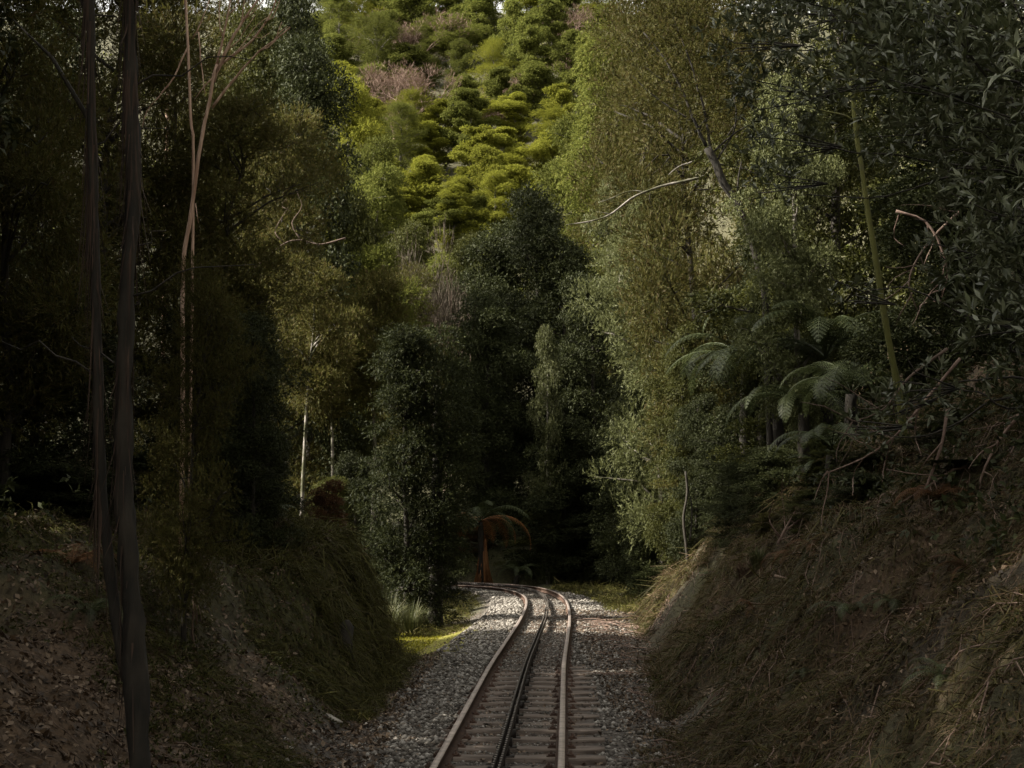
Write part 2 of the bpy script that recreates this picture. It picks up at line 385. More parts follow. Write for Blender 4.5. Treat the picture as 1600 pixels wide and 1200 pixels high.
mb = MB(); mb.box((0, 0, .04), (.055, .05, .045)); mb.box((0, 0, -.002), (.1, .06, .01))
rack_me = mb.mesh('rack_chair'); rack_me.materials.append(M['greasy'])
ORD = 'first second third fourth fifth sixth seventh eighth ninth tenth eleventh twelfth thirteenth fourteenth fifteenth sixteenth seventeenth eighteenth nineteenth twentieth'.split()
sarc = np.r_[0, np.cumsum(np.linalg.norm(np.diff(TRACK, axis=0), axis=1))]
vis = 0
s0 = sarc[int(np.argmax(TRACK[:, 1] > 12.12))]
for k in range(-3, 50):
    s = s0 + k * .572 + random.uniform(-.03, .03)
    x = np.interp(s, sarc, TRACK[:, 0]); y = np.interp(s, sarc, TRACK[:, 1]); tx = np.interp(s, sarc, TAN[:, 0]); ty = np.interp(s, sarc, TAN[:, 1])
    if y > 45: break
    a = math.atan2(ty, tx) - math.pi / 2
    if k < 0: lab = 'weathered timber sleeper under the rails just at the lower picture edge'; 
    elif k < 18: lab = 'weathered timber sleeper half sunk in dirt under the rails, %s up from the bottom edge' % ORD[k]
    else: lab = 'timber sleeper almost buried in rusty ballast where the track nears the bend'
    o = obj('sleeper', SM[k % 4], None, None, lab, 'sleeper', 'sleepers under the track', loc=(x + random.uniform(-.03, .03), y, -.130 + random.uniform(-.006, .006) - (0.012 if y > 21 else 0)))
    o.rotation_euler = (random.uniform(-.01, .01), random.uniform(-.006, .006), a + random.uniform(-.02, .02))
    if y < 26:
        for s_ in (-1, 1): obj('rail_chair', chair_me, None, o, loc=(s_ * .5335, 0, 0))
        obj('rack_chair', rack_me, None, o, loc=(0, 0, 0))

# ------------------------------------------------------------------ loose stuff: ballast stones, litter, strands
OCT = np.array([(1, 0, 0), (-1, 0, 0), (0, 1, 0), (0, -1, 0), (0, 0, 1), (0, 0, -1)], float)
OCF = np.array([(0, 2, 4), (2, 1, 4), (1, 3, 4), (3, 0, 4), (2, 0, 5), (1, 2, 5), (3, 1, 5), (0, 3, 5)])
def stones(n, zone, smin, smax):
    s = rng.random(n); i = np.searchsorted(TRACK[:, 1], 9); j = len(TRACK) - 60
    idx = (i + (j - i) * s ** 1.25).astype(int)
    off = zone(n, idx); p = TRACK[idx] + NRM[idx] * off[:, None] + TAN[idx] * (rng.random((n, 1)) - .5) * .3
    z = H(p[:, 0], p[:, 1])
    sz = (smin + (smax - smin) * rng.random(n) ** 2.2) * (1 + np.clip(p[:, 1] - 14, 0, 40) * .012)
    v = OCT[None] * (1 + .5 * (rng.random((n, 6, 3)) - .5)) + .35 * (rng.random((n, 6, 3)) - .5)
    v = v * sz[:, None, None] * np.array([1, 1, .62])
    a = rng.random(n) * 6.283; c, s_ = np.cos(a)[:, None], np.sin(a)[:, None]
    v = np.stack([v[..., 0] * c - v[..., 1] * s_, v[..., 0] * s_ + v[..., 1] * c, v[..., 2]], -1)
    v += np.column_stack([p, z + sz * .18])[:, None, :]
    f = (OCF[None] + (np.arange(n) * 6)[:, None, None]).reshape(-1, 3)
    return v.reshape(-1, 3), f
def z_sh(n, idx):
    sd_ = np.where(rng.random(n) < .68, -1, 1); o = .62 + np.abs(rng.normal(0, .55, n)); 
    return sd_ * np.where(sd_ > 0, np.minimum(o + (.25 * (TRACK[idx, 1] < 22)), 1.9), np.minimum(o, np.interp(TRACK[idx, 1], [20, 24, 34], [2.2, 1.75, 1.5])))
v1, f1 = stones(30000, z_sh, .014, .046)
v2, f2 = stones(16000, lambda n, i: (rng.random(n) - .5) * 1.0, .010, .028)
obj('ballast', mesh_np('ballast', np.concatenate([v1, v2]), None, np.concatenate([f1, f2 + len(v1)])), M['stone'], kind='stuff')

def leafquads(p, a, w, L, W, cup=0, nrm=None):
    """rhombic leaves: base p, axis a, side w"""
    L = np.broadcast_to(L, (len(p),))[:, None]; W = np.broadcast_to(W, (len(p),))[:, None]
    mid = p + a * L * .45
    if cup and nrm is not None: mid = mid + nrm * L * cup
    v = np.stack([p, mid + w * W * .5, p + a * L, mid - w * W * .5], 1)
    return v.reshape(-1, 3), np.arange(len(p) * 4).reshape(-1, 4)
def unit(v): return v / (np.linalg.norm(v, axis=-1, keepdims=True) + 1e-9)
def litter(n, xs, ys, L0, L1, keep=None, lift=.35):
    x = xs[0] + (xs[1] - xs[0]) * rng.random(n); y = ys[0] + (ys[1] - ys[0]) * rng.random(n) ** 1.3
    if keep is not None: k = keep(x, y); x, y = x[k], y[k]
    z, nr = slope_frame(x, y); n = len(x)
    nr = unit(nr + rng.normal(0, lift, (n, 3))); a = unit(np.cross(nr, rng.normal(size=(n, 3)))); ww = np.cross(nr, a)
    L = L0 + (L1 - L0) * rng.random(n)
    return leafquads(np.column_stack([x, y, z + .018]), a, ww, L, L * (.35 + .3 * rng.random(n)), .12, nr)
def join(parts):
    vs, qs, n = [], [], 0
    for v, q in parts: vs.append(v); qs.append(q + n); n += len(v)
    return np.concatenate(vs), np.concatenate(qs)
pt = [litter(60000, (-7, -1.2), (8, 25), .03, .08, lift=.5), litter(52000, (1.2, 6.5), (9, 36), .025, .07, lift=.6), litter(26000, (1.2, 5), (5, 14), .014, .042, lift=.6), litter(12000, (-2.2, 2.2), (9, 36), .02, .06)]
v, q = join(pt); obj('leaf_litter', mesh_np('leaf_litter', v, q), M['litter'], kind='stuff')

def strands(ntuft, per, xs, ys, L0, L1, keep=None, wd=.008, spread=.10, out=.35, down=1.0):
    x = xs[0] + (xs[1] - xs[0]) * rng.random(ntuft); y = ys[0] + (ys[1] - ys[0]) * rng.random(ntuft) ** 1.2
    if keep is not None: k = keep(x, y); x, y = x[k], y[k]
    nt = len(x); x = np.repeat(x, per) + rng.normal(0, spread, nt * per); y = np.repeat(y, per) + rng.normal(0, spread * 1.5, nt * per)
    z, nr = slope_frame(x, y); n = len(x)
    g = np.array([0, 0, -1.]); dn = unit(g - nr * (nr @ g)[:, None])
    lenf = np.repeat(.5 + rng.random(nt), per)
    L = (L0 + (L1 - L0) * rng.random(n)) * lenf * (1 + np.clip(y - 14, 0, 30) * .02)
    a0 = unit(nr * out * 2 + dn * .4 * down + rng.normal(0, .35, (n, 3))); a1 = unit(dn * down + nr * .15 + g * .3 + rng.normal(0, .5, (n, 3)))
    p0 = np.column_stack([x, y, z - .01]); p1 = p0 + a0 * L[:, None] * .35; p2 = p1 + a1 * L[:, None] * .65
    ww = unit(np.cross(a1, nr + rng.normal(0, .4, (n, 3)))) * (wd * (.6 + .8 * rng.random(n)) * (1 + np.clip(y - 12, 0, 30) * .035))[:, None]
    v = np.stack([p0 - ww, p0 + ww, p1 + ww * .8, p1 - ww * .8, p2 + ww * .15, p2 - ww * .15], 1)
    i = np.arange(n)[:, None] * 6
    q = np.concatenate([i + np.array([0, 1, 2, 3]), i + np.array([3, 2, 4, 5])])
    return v.reshape(-1, 3), q
def kr(x, y): return (vnoise(x * 1.3, y * .9, 78) > .33) & (x > np.interp(y, [8, 12, 20, 28, 34, 37], [1.3, 1.5, 2.1, 2.7, 3.2, 3.8]) - .1)
def kl(x, y): return (vnoise(x * 1.1, y * .8, 77) > np.interp(y, [12, 18], [.5, .2]))
M['mossgrass'] = leafmat('mossy_grass', [(.035, .036, .012), (.065, .064, .016), (.10, .092, .026), (.05, .035, .02)], .7, .25, .1)
v, q = join([strands(6500, 34, (1.2, 6.5), (5, 37), .07, .30, kr, wd=.0048, spread=.07), strands(160, 60, (1.6, 5), (10, 36), .25, .6, kr, wd=.006, spread=.1)])
v3_, q3_ = join([(v, q), strands(2800, 34, (1.1, 5), (5, 14), .05, .22, lambda x, y: x > 1.2, wd=.004, spread=.06)]); v, q = v3_, q3_
obj('bank_grass', mesh_np('bank_grass', v, q), M['strand'], kind='stuff')
v, q = join([strands(3400, 34, (-6.5, -1.8), (8, 25.5), .07, .26, kl, wd=.0048, spread=.08), strands(1500, 40, (-4.2, -1.6), (16, 25), .09, .34, lambda x, y: vnoise(x * 1.5, y * 1.1, 79) > .33, wd=.005, spread=.07), strands(130, 60, (-4, -1.8), (18, 25), .3, .65, wd=.006, spread=.1), strands(3200, 30, (1.2, 6), (6, 37), .05, .2, lambda x, y: kr(x, y) & (vnoise(x * .8 + 9, y * .6, 123) > .52), wd=.0055, spread=.06)])
obj('mossy_grass', mesh_np('mossy_grass', v, q), M['mossgrass'], kind='stuff')
# short yellow green moss cushions in the clearing
n = 42000
x = rng.uniform(-4.6, -.5, n); y = rng.uniform(21, 36, n); k = (x < -1.75 + .5 * sstep(24, 34, y)); x, y = x[k], y[k]
x2 = rng.uniform(2.4, 4.6, 5000); y2 = rng.uniform(35, 42, 5000); x = np.r_[x, x2]; y = np.r_[y, y2]
k = rng.random(len(x)) < mosspatch(x, y) * 1.2 - .1
x, y = x[k], y[k]; z, nr = slope_frame(x, y); n = len(x)
a = unit(nr + rng.normal(0, .5, (n, 3))); ww = unit(np.cross(a, rng.normal(size=(n, 3))))
v, q = leafquads(np.column_stack([x, y, z - .005]), a, ww, .03 + .05 * rng.random(n), .012)
obj('moss', mesh_np('moss', v, q), M['moss'], kind='stuff')

# ------------------------------------------------------------------ crowns
def clump_leaves(clumps, n, mode, L, W):
    """clumps: rows cx cy cz rx ry rz.  sprigs grow through every clump, leaves along each sprig"""
    c = np.asarray(clumps, float); vol = (c[:, 3] * c[:, 4] + c[:, 3] * c[:, 5]); pr = vol / vol.sum()
    per = {'feather': 14, 'broad': 8, 'lance': 8, 'hill': 5, 'conifer': 10, 'twig': 5}[mode]
    ns = max(8, n // per); ci = rng.choice(len(c), ns, p=pr); cc = c[ci]
    u = unit(rng.normal(size=(ns, 3)) + np.array([0, 0, .25])); rad = .45 + .6 * rng.random(ns) ** .6
    rad = rad * (1 + .35 * (rng.random(ns) - .5))
    p = cc[:, :3] + u * rad[:, None] * cc[:, 3:6]
    outw = unit(u * cc[:, 3:6] ** .5)
    up = np.array([0, 0, 1.])
    ax = {'feather': outw * .8 + up * .35, 'broad': outw + up * .1, 'lance': outw + up * .5, 'hill': outw * .8 + up * .6,
          'conifer': outw + up * -.15, 'twig': outw * .5 + up * .9}[mode]
    ax = unit(ax + rng.normal(0, .35, (ns, 3)))
    sl = {'feather': 4.2, 'broad': 3.2, 'lance': .7, 'hill': 1.2, 'conifer': 3.6, 'twig': 2}[mode] * L
    t = rng.random((ns, per)) if mode != 'lance' else rng.random((ns, per)) * .6
    droop = {'feather': .25, 'broad': .35, 'lance': .1, 'hill': .1, 'conifer': .3, 'twig': 0}[mode]
    pos = p[:, None, :] + ax[:, None, :] * (t * sl)[..., None] - up * (t ** 2 * sl * droop)[..., None]
    spread = {'feather': .55, 'broad': 1.1, 'lance': 1.2, 'hill': .9, 'conifer': .75, 'twig': .25}[mode]
    la = unit(ax[:, None, :] * .9 + spread * rng.normal(0, .7, (ns, per, 3)) - up * droop * .5)
    nr = unit(up * .8 + outw[:, None, :] * .5 + rng.normal(0, .45, (ns, per, 3)))
    lw = unit(np.cross(la, nr))
    pos, la, lw, nr = [z_.reshape(-1, 3) for z_ in (pos, la, lw, nr)]
    LL = L * (.65 + .7 * rng.random(len(pos)))
    return leafquads(pos, la, lw, LL, LL * W / L, .1, nr)

def envelope_clumps(nc, prof_z, prof_r, H_, rc, flat=1.0):
    out = []
    for i in range(nc):
        tz = rng.random(); z = np.interp(tz, [0, 1], [prof_z[0], prof_z[-1]]); R = np.interp(z, prof_z, prof_r)
        a = rng.random() * 6.283; rr = R * math.sqrt(rng.uniform(.12, 1)) ; r = rc * rng.uniform(.65, 1.35)
        rr = max(0, rr - r * .35)
        out.append((math.cos(a) * rr, math.sin(a) * rr, z * H_, r, r, r * flat))
    return np.array(out)
def limbs(mb, trunk, rad, clumps, frac=.7, lr=.035, sides=5):
    tr = np.asarray(trunk, float)
    for c in clumps:
        if rng.random() > frac: continue
        e = c[:3]; 
        zt = e[2] - np.linalg.norm(e[:2] - tr[-1, :2]) * .5 - c[5] * .3
        zt = np.clip(zt, tr[0, 2] + .15 * (tr[-1, 2] - tr[0, 2]), tr[-1, 2])
        s = np.array([np.interp(zt, tr[:, 2], tr[:, k]) for k in range(3)])
        mid = .5 * (s + e) + np.array([0, 0, .12 * np.linalg.norm(e - s)]) * rng.uniform(-.6, 1) + rng.normal(0, .05, 3) * np.linalg.norm(e - s)
        mb.tube([s, .6 * s + .4 * mid + rng.normal(0, .02, 3), mid, e], [lr, lr * .8, lr * .6, lr * .2], sides, cap=False)
        for _ in range(2):
            b = mid + (e - mid) * rng.random(); e2 = e + rng.normal(0, .6, 3) * c[3:6]
            mb.tube([b, .5 * (b + e2) + rng.normal(0, .05, 3), e2], [lr * .4, lr * .3, lr * .1], 4, cap=False)
def trunk_path(h, wob, n=9):
    z = np.linspace(0, h, n); t = np.linspace(0, 1, n)
    x = np.cumsum(rng.normal(0, wob, n)); y = np.cumsum(rng.normal(0, wob, n)); x -= x[0]; y -= y[0]
    return np.column_stack([x * t, y * t, z])
VAR = {}
def bough_clumps(nb, per, pz, pr_, r0, flat, up=.25):
    """boughs leave the stem at all heights and carry a few flattened leaf masses each, so crowns are layered with gaps"""
    out = []
    for i in range(nb):
        f = (i + rng.random()) / nb; z = pz[0] + (pz[-1] - pz[0]) * f; R = np.interp(z, pz, pr_) * rng.uniform(.55, 1.25); a = i * 2.4 + rng.normal(0, .5)
        for j in range(per):
            t = .25 + .75 * (j + rng.random() * .8) / per; r = r0 * rng.uniform(.6, 1.3) * (1.1 - .35 * t)
            out.append((math.cos(a) * R * t + rng.normal(0, .15), math.sin(a) * R * t + rng.normal(0, .15), z * 10 - R * up * .5 + R * t * up + rng.normal(0, .12), r * 1.15, r * 1.15, r * flat))
    return np.array(out)
def variant(key, nb, per, pz, pr_, rc, flat, nleaf, mode, L, W, tr, th=.95, lrad=.04, wob=.08, up=.25):
    cl = bough_clumps(nb, per, pz, pr_, rc, flat, up)
    mb = MB(); tp = trunk_path(10 * th, wob); mb.tube(tp, np.linspace(tr, tr * .25, len(tp)) * np.r_[1.35, np.ones(len(tp) - 1)], 8, jit=.15)
    cl[:, :2] += np.stack([np.interp(cl[:, 2], tp[:, 2], tp[:, k]) for k in (0, 1)], 1)
    limbs(mb, tp, tr, cl, .55, lrad)
    v, q = clump_leaves(cl, nleaf, mode, L, W)
    VAR.setdefault(key, []).append((mb.mesh('trunk', True), mesh_np('crown', v, q)))
for k in range(3): variant('bushy', 24, 3, [.05, .3, .65, .97], [1.9, 2.5, 2.2, .5], .62, .55, 80000, 'broad', .095, .042, .14, up=.2)
for k in range(2): variant('slimbushy', 24, 3, [.04, .3, .65, .98], [1.3, 1.6, 1.4, .4], .48, .75, 80000, 'broad', .08, .036, .12, up=.2)
for k in range(3): variant('feather', 24, 3, [.15, .4, .75, .97], [1.5, 2.5, 2.2, .7], .62, .55, 100000, 'feather', .11, .02, .12, wob=.14, up=.5)
for k in range(2): variant('slimfeather', 24, 3, [.14, .4, .75, .98], [1.0, 1.6, 1.4, .5], .45, .75, 90000, 'feather', .09, .018, .1, wob=.12, up=.5)
for k in range(2): variant('tall', 10, 3, [.62, .75, .9, .98], [1.2, 2.0, 1.7, .6], .55, .5, 40000, 'feather', .12, .028, .11, wob=.14, up=.4)
for k in range(6): variant('dome', 17, 4, [.26, .5, .75, .97], [2.3, 2.9, 2.3, .6], .70, .5, 42000, 'broad' if k % 2 else 'hill', .19, .085, .13, lrad=.06, up=.25 + .1 * (k % 3))
variant('column', 40, 3, [.05, .22, .6, .9, .975], [1.75, 1.85, 1.35, .6, .12], .40, .42, 90000, 'conifer', .10, .026, .12, th=.98, up=-.3)
variant('column', 30, 2, [.02, .2, .6, .9, 1], [1.3, 1.6, 1.4, .8, .2], .5, .8, 52000, 'broad', .10, .045, .15, th=.96)
def branching(seed):
    r0 = np.random.default_rng(seed); mb = MB(); tips = []
    def grow(p, d, L, r, lev):
        n = 4; path = [p]
        for i in range(n):
            d = d + r0.normal(0, .13, 3) + (0, 0, .04); d = d / np.linalg.norm(d); path.append(path[-1] + d * L / n)
        mb.tube(path, np.linspace(r, r * .62, n + 1), 4 if lev > 1 else 6, cap=False)
        if lev == 5: tips.append(path[-1]); return
        for k in range(2 if lev == 0 else 3):
            a = unit(np.cross(d, r0.normal(size=3))); q = path[-1] if k < 2 else path[2]
            grow(q, unit(d + a * r0.uniform(.35, .75)), L * r0.uniform(.6, .85), r * .58, lev + 1)
    for k in range(3): grow(np.array([r0.normal(0, .15), r0.normal(0, .15), 0.]), unit(np.array([r0.normal(0, .25), r0.normal(0, .25), 1])), 3.1, .11, 1)
    t = np.array(tips); t = t[rng.random(len(t)) < .6]
    v, q = clump_leaves(np.column_stack([t, np.full((len(t), 3), .38)]), 9000, 'twig', .42, .028)
    VAR.setdefault('brush', []).append((mb.mesh('trunk', True), mesh_np('crown', v, q)))
branching(3); branching(8)

MATSET = {'dark': ('dark', 'bark'), 'myrtle': ('myrtle', 'bark'), 'feather': ('feather', 'bark'), 'grey': ('grey', 'palebark'), 'hill': ('hill', 'palebark'),
          'hilldk': ('hilldk', 'palebark'), 'conifer': ('conifer', 'bark'), 'yellow': ('yellow', 'mossbark'), 'brush': ('brownbrush', 'pinktwig'), 'greybrush': ('greybrush', 'twig'), 'pale': ('feather', 'palebark'), 'palemyrtle': ('myrtle', 'palebark')}
def matcopy(me, mat):
    """one mesh data per (shape, material)"""
    key = me.name + '|' + mat
    if key not in matcopy.c:
        m2 = me.copy() if me.materials else me
        if me.materials: m2.materials.clear()
        m2.materials.append(M[mat]); matcopy.c[key] = m2
    return matcopy.c[key]
matcopy.c = {}
def tree(name, label, cat, px, ytop, d, wpx, kind, ms, k=0, group=None, ybase=None, sink=.15):
    """tree standing on the ground d metres away whose crown is wpx wide and tops out at photo row ytop"""
    top = P(px, ytop, d); x = top[0]; z0 = H(x, d) if ybase is None else P(px, ybase, d)[2]
    z0 -= sink
    h = top[2] - z0; wd = wpx / F * d
    me_t, me_c = VAR[kind][k % len(VAR[kind])]
    if 'slim' + kind in VAR and (h / 10.3) / (wd / 5.2) > 1.75:
        kind = 'slim' + kind; me_t, me_c = VAR[kind][k % 2]
    R = {'bushy': 5.4, 'feather': 5.4, 'tall': 4.2, 'dome': 6.2, 'column': 3.6, 'brush': 5.0, 'slimbushy': 3.6, 'slimfeather': 3.6}[kind]
    s = wd / R; sz = h / 10.3
    o = thing(name, label, cat, (x, d, z0), random.uniform(0, 6.28), group, (s, s, sz))
    obj('trunk', matcopy(me_t, MATSET[ms][1]), None, o); obj('crown', matcopy(me_c, MATSET[ms][0]), None, o)
    return o

# ------------------------------------------------------------------ far hill
def hill_d(py):
    ds = np.linspace(100, 330, 600); z = H(np.zeros(600), ds)
    s = HOR - (z - CAMZ) / ds * F
    i = np.argmin(np.abs(s - py)); return ds[i]
ROWN = ['lowest row', 'second lowest row', 'third row from the bottom', 'fourth row from the bottom', 'fifth row from the bottom', 'middle row', 'sixth row from the top', 'fifth row from the top', 'fourth row from the top', 'third row from the top', 'second row from the top', 'topmost row']
rows = [(400, 640, 800, 3), (368, 590, 830, 4), (335, 575, 860, 5), (300, 560, 880, 5), (262, 540, 900, 6), (225, 520, 940, 7), (190, 500, 960, 7), (152, 490, 960, 8), (115, 460, 960, 8), (78, 460, 960, 8), (40, 440, 950, 8), (2, 430, 950, 8)]
for ri, (yb, xa, xb, n) in enumerate(rows):
    d = hill_d(yb + 10)
    for j in range(n):
        px = xa + (xb - xa) * (j + .5) / n + random.uniform(-14, 14) + (18 if ri % 2 else -10); dd = d + random.uniform(-4, 4)
        hp = random.uniform(76, 122); wp = random.uniform(68, 102)
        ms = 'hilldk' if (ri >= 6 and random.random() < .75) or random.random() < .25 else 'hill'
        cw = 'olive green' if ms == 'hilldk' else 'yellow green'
        gz = HOR - (H((px - 800) / F * dd, dd) - CAMZ) / dd * F
        sh = random.choices(['dome', 'bushy', 'feather', 'tall'], [.52, .18, .2, .1])[0]; hp = hp * random.choice([.85, 1, 1, 1.25])
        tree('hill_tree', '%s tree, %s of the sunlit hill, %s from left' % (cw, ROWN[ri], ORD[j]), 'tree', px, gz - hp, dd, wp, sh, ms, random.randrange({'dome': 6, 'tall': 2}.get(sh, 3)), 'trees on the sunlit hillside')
for px, yb, hp, wp, lab in ((624, 205, 115, 100, 'pinkish brown leafless thicket at the left of the sunlit hillside gap'), (645, 112, 105, 105, 'rosy brown bare thicket high on the hillside'),
                            (745, 205, 50, 60, 'small bare brown bush in the middle of the hillside'), (800, 165, 60, 60, 'reddish bare brush between two round hill trees'),
                            (880, 85, 80, 70, 'tawny dry brush high on the hillside at right'), (600, 190, 55, 50, 'low pinkish dead bush beside the larger thicket at left'), (905, 130, 50, 60, 'pale brown dry bush near the right edge of the hillside')):
    d = hill_d(yb); gz = HOR - (H((px - 800) / F * d, d) - CAMZ) / d * F
    tree('dry_thicket', lab, 'bush', px, gz - hp, d - 6, wp, 'brush', 'brush', random.randrange(2), 'dry thickets on the hillside')

# ------------------------------------------------------------------ trees of the gorge: name, label, px, ytop, d, width px, variant, materials
TREES = [
 # behind the bend
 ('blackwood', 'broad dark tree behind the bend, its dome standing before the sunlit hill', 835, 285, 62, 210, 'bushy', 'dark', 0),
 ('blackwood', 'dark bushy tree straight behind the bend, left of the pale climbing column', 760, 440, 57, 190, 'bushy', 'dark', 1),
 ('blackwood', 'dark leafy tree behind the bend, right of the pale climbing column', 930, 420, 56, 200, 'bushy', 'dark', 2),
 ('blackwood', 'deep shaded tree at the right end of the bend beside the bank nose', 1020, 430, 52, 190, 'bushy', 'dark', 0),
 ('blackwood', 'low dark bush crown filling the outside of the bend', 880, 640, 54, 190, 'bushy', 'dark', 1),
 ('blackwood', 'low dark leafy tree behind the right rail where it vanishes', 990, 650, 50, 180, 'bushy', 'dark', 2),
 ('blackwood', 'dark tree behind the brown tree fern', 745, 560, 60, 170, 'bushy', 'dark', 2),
 ('climber_column', 'narrow pale green climber covered trunk behind the bend', 855, 500, 53.5, 62, 'column', 'grey', 1),
 ('wispy_tree', 'thin greyish brown twiggy tree left of the dark dome', 700, 350, 66, 120, 'brush', 'greybrush', 0),
 ('myrtle_tree', 'mid green rounded tree low in the gap, above the twiggy brown tree', 740, 350, 84, 130, 'bushy', 'myrtle', 1),
 ('myrtle_tree', 'grey green tree right of the dark dome, below the hill', 960, 270, 66, 190, 'bushy', 'grey', 0),
 ('myrtle_tree', 'olive tree leaning into the right of the gap, high above the bend', 930, 120, 88, 220, 'bushy', 'hilldk', 1),
 ('myrtle_tree', 'olive tree on the right flank, under the taller leaning olive one', 890, 215, 96, 190, 'bushy', 'hilldk', 2),
 ('myrtle_tree', 'dull green tree at the top right of the gap', 1010, 40, 78, 230, 'bushy', 'feather', 2),
 ('myrtle_tree', 'shaded olive tree at the right edge of the gap near the top', 950, 30, 82, 190, 'bushy', 'hilldk', 0),
 ('blackwood', 'broad dark crown merging into the left of the dark dome', 795, 325, 65, 230, 'bushy', 'dark', 1),
 ('blackwood', 'broad dark crown merging into the right of the dark dome', 885, 345, 60, 230, 'bushy', 'dark', 2),
 ('blackwood', 'shadowed tree behind the right bank nose, left of the hanging one', 1005, 545, 44, 170, 'bushy', 'dark', 1),
 ('myrtle_tree', 'olive tree cut by the top edge, right of the gap behind the fanning tree', 990, -70, 72, 210, 'feather', 'feather', 1),
 # left side of the gap
 ('myrtle_tree', 'olive tree on the left flank under the hill, sunlit on top', 585, 245, 80, 170, 'bushy', 'hilldk', 0),
 ('myrtle_tree', 'mid green tree on the left flank, lower edge of the gap', 640, 330, 72, 150, 'bushy', 'myrtle', 1),
 ('myrtle_tree', 'tall dark narrow crowned tree standing left of the gap', 495, 60, 46, 230, 'bushy', 'dark', 1),
 ('myrtle_tree', 'olive tree stepping down the left edge of the gap, right of the dark one', 575, 200, 86, 170, 'bushy', 'hilldk', 2),
 ('myrtle_tree', 'olive tree at the very bottom of the gap, right beside the dark dome', 780, 345, 92, 150, 'bushy', 'hilldk', 1),
 ('myrtle_tree', 'green tree low in the gap between the twiggy tree and the dark dome', 765, 395, 76, 150, 'bushy', 'myrtle', 0),
 ('myrtle_tree', 'yellow green tree at the left edge of the hill, above the stepping olive tree', 545, 100, 118, 170, 'bushy', 'hill', 1),
 ('myrtle_tree', 'dark feathery tree under the top edge, left of the bare sapling fan', 360, -70, 58, 230, 'feather', 'feather', 2),
 ('myrtle_tree', 'green tree among the slender pale trunks, nearest the conifer', 545, 395, 53, 190, 'bushy', 'myrtle', 2),
 ('myrtle_tree', 'olive tree behind the slender white trunk at the clearing edge', 465, 370, 49, 170, 'feather', 'feather', 0),
 ('myrtle_tree', 'dark tree behind the bare sapling fan, touching the top edge', 455, -20, 56, 200, 'bushy', 'dark', 0),
 ('myrtle_tree', 'green leafy tree below the tall dark narrow one', 545, 290, 56, 170, 'bushy', 'myrtle', 0),
 ('tea_tree', 'olive feathery tree left of the tall dark narrow one', 420, 150, 42, 230, 'feather', 'feather', 1),
 ('tea_tree', 'sunlit yellowish feathery tree over the pale slender trunks', 590, 385, 50, 170, 'tall', 'hilldk', 0),
 ('slender_tree', 'slender pale trunked tree left of the dark conifer, nearest the conifer', 585, 420, 43, 150, 'tall', 'pale', 1),
 ('slender_tree', 'slender speckled white trunk at the left edge of the clearing', 478, 400, 38, 160, 'tall', 'pale', 0),
 ('slender_tree', 'slender forked trunk between the white trunk and the conifer', 528, 450, 41, 140, 'tall', 'pale', 1),
 ('conifer', 'dense dark green conical tree beside the track at the bend', 638, 487, 32.4, 172, 'column', 'conifer', 0),
 # left wall
 ('tea_tree', 'low feathery dark tree hiding the foot of the bare leaning sapling', 300, 405, 14.6, 190, 'feather', 'feather', 1),
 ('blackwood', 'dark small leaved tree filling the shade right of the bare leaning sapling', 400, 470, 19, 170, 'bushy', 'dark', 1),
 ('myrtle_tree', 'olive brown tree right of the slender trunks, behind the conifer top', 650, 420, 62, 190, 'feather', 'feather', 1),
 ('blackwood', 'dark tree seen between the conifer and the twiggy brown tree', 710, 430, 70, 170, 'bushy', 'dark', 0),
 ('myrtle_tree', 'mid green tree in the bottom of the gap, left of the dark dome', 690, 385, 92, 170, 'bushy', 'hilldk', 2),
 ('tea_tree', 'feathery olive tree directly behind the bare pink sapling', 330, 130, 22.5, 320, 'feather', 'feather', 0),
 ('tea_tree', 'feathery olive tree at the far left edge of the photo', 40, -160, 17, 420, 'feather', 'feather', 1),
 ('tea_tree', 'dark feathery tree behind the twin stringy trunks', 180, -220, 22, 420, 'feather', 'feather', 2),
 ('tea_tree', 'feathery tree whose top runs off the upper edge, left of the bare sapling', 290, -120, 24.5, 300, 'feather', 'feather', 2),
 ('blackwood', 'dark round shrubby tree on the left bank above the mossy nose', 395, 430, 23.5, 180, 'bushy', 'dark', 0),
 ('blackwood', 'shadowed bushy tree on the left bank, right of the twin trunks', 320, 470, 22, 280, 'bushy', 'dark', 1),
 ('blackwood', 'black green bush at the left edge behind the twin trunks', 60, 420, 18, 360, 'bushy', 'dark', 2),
 # right wall
 ('tea_tree', 'wispy olive tree fanning up over the forked dark trunk', 1090, -60, 34, 330, 'feather', 'feather', 0),
 ('tea_tree', 'grey green feathery tree lit at the right of the gap under the bare pale branch', 1030, 300, 42, 230, 'feather', 'grey', 1),
 ('tea_tree', 'olive hanging feathery tree on top of the right bank nose', 1065, 500, 32, 150, 'bushy', 'myrtle', 2),
 ('blackwood', 'dark tall tree filling the upper right behind the mossy trunk', 1290, -160, 27, 420, 'bushy', 'myrtle', 0),
 ('blackwood', 'dark bushy tree behind the ferns on the right bank', 1200, 330, 28, 260, 'bushy', 'dark', 1),
 ('blackwood', 'black green tree right of the mossy trunk', 1480, 60, 20, 420, 'bushy', 'dark', 2),
 ('blackwood', 'small leaved tree between the forked trunk and the mossy trunk', 1235, 90, 24, 240, 'bushy', 'grey', 1),
]
for i, (nm, lab, px, yt, d, wp, kind, ms, k) in enumerate(TREES):
    tree(nm, lab, nm.replace('_', ' ') if nm not in ('myrtle_tree', 'tea_tree', 'wispy_tree', 'slender_tree') else 'tree', px, yt, d, wp, kind, ms, k, 'trees lining the gorge')
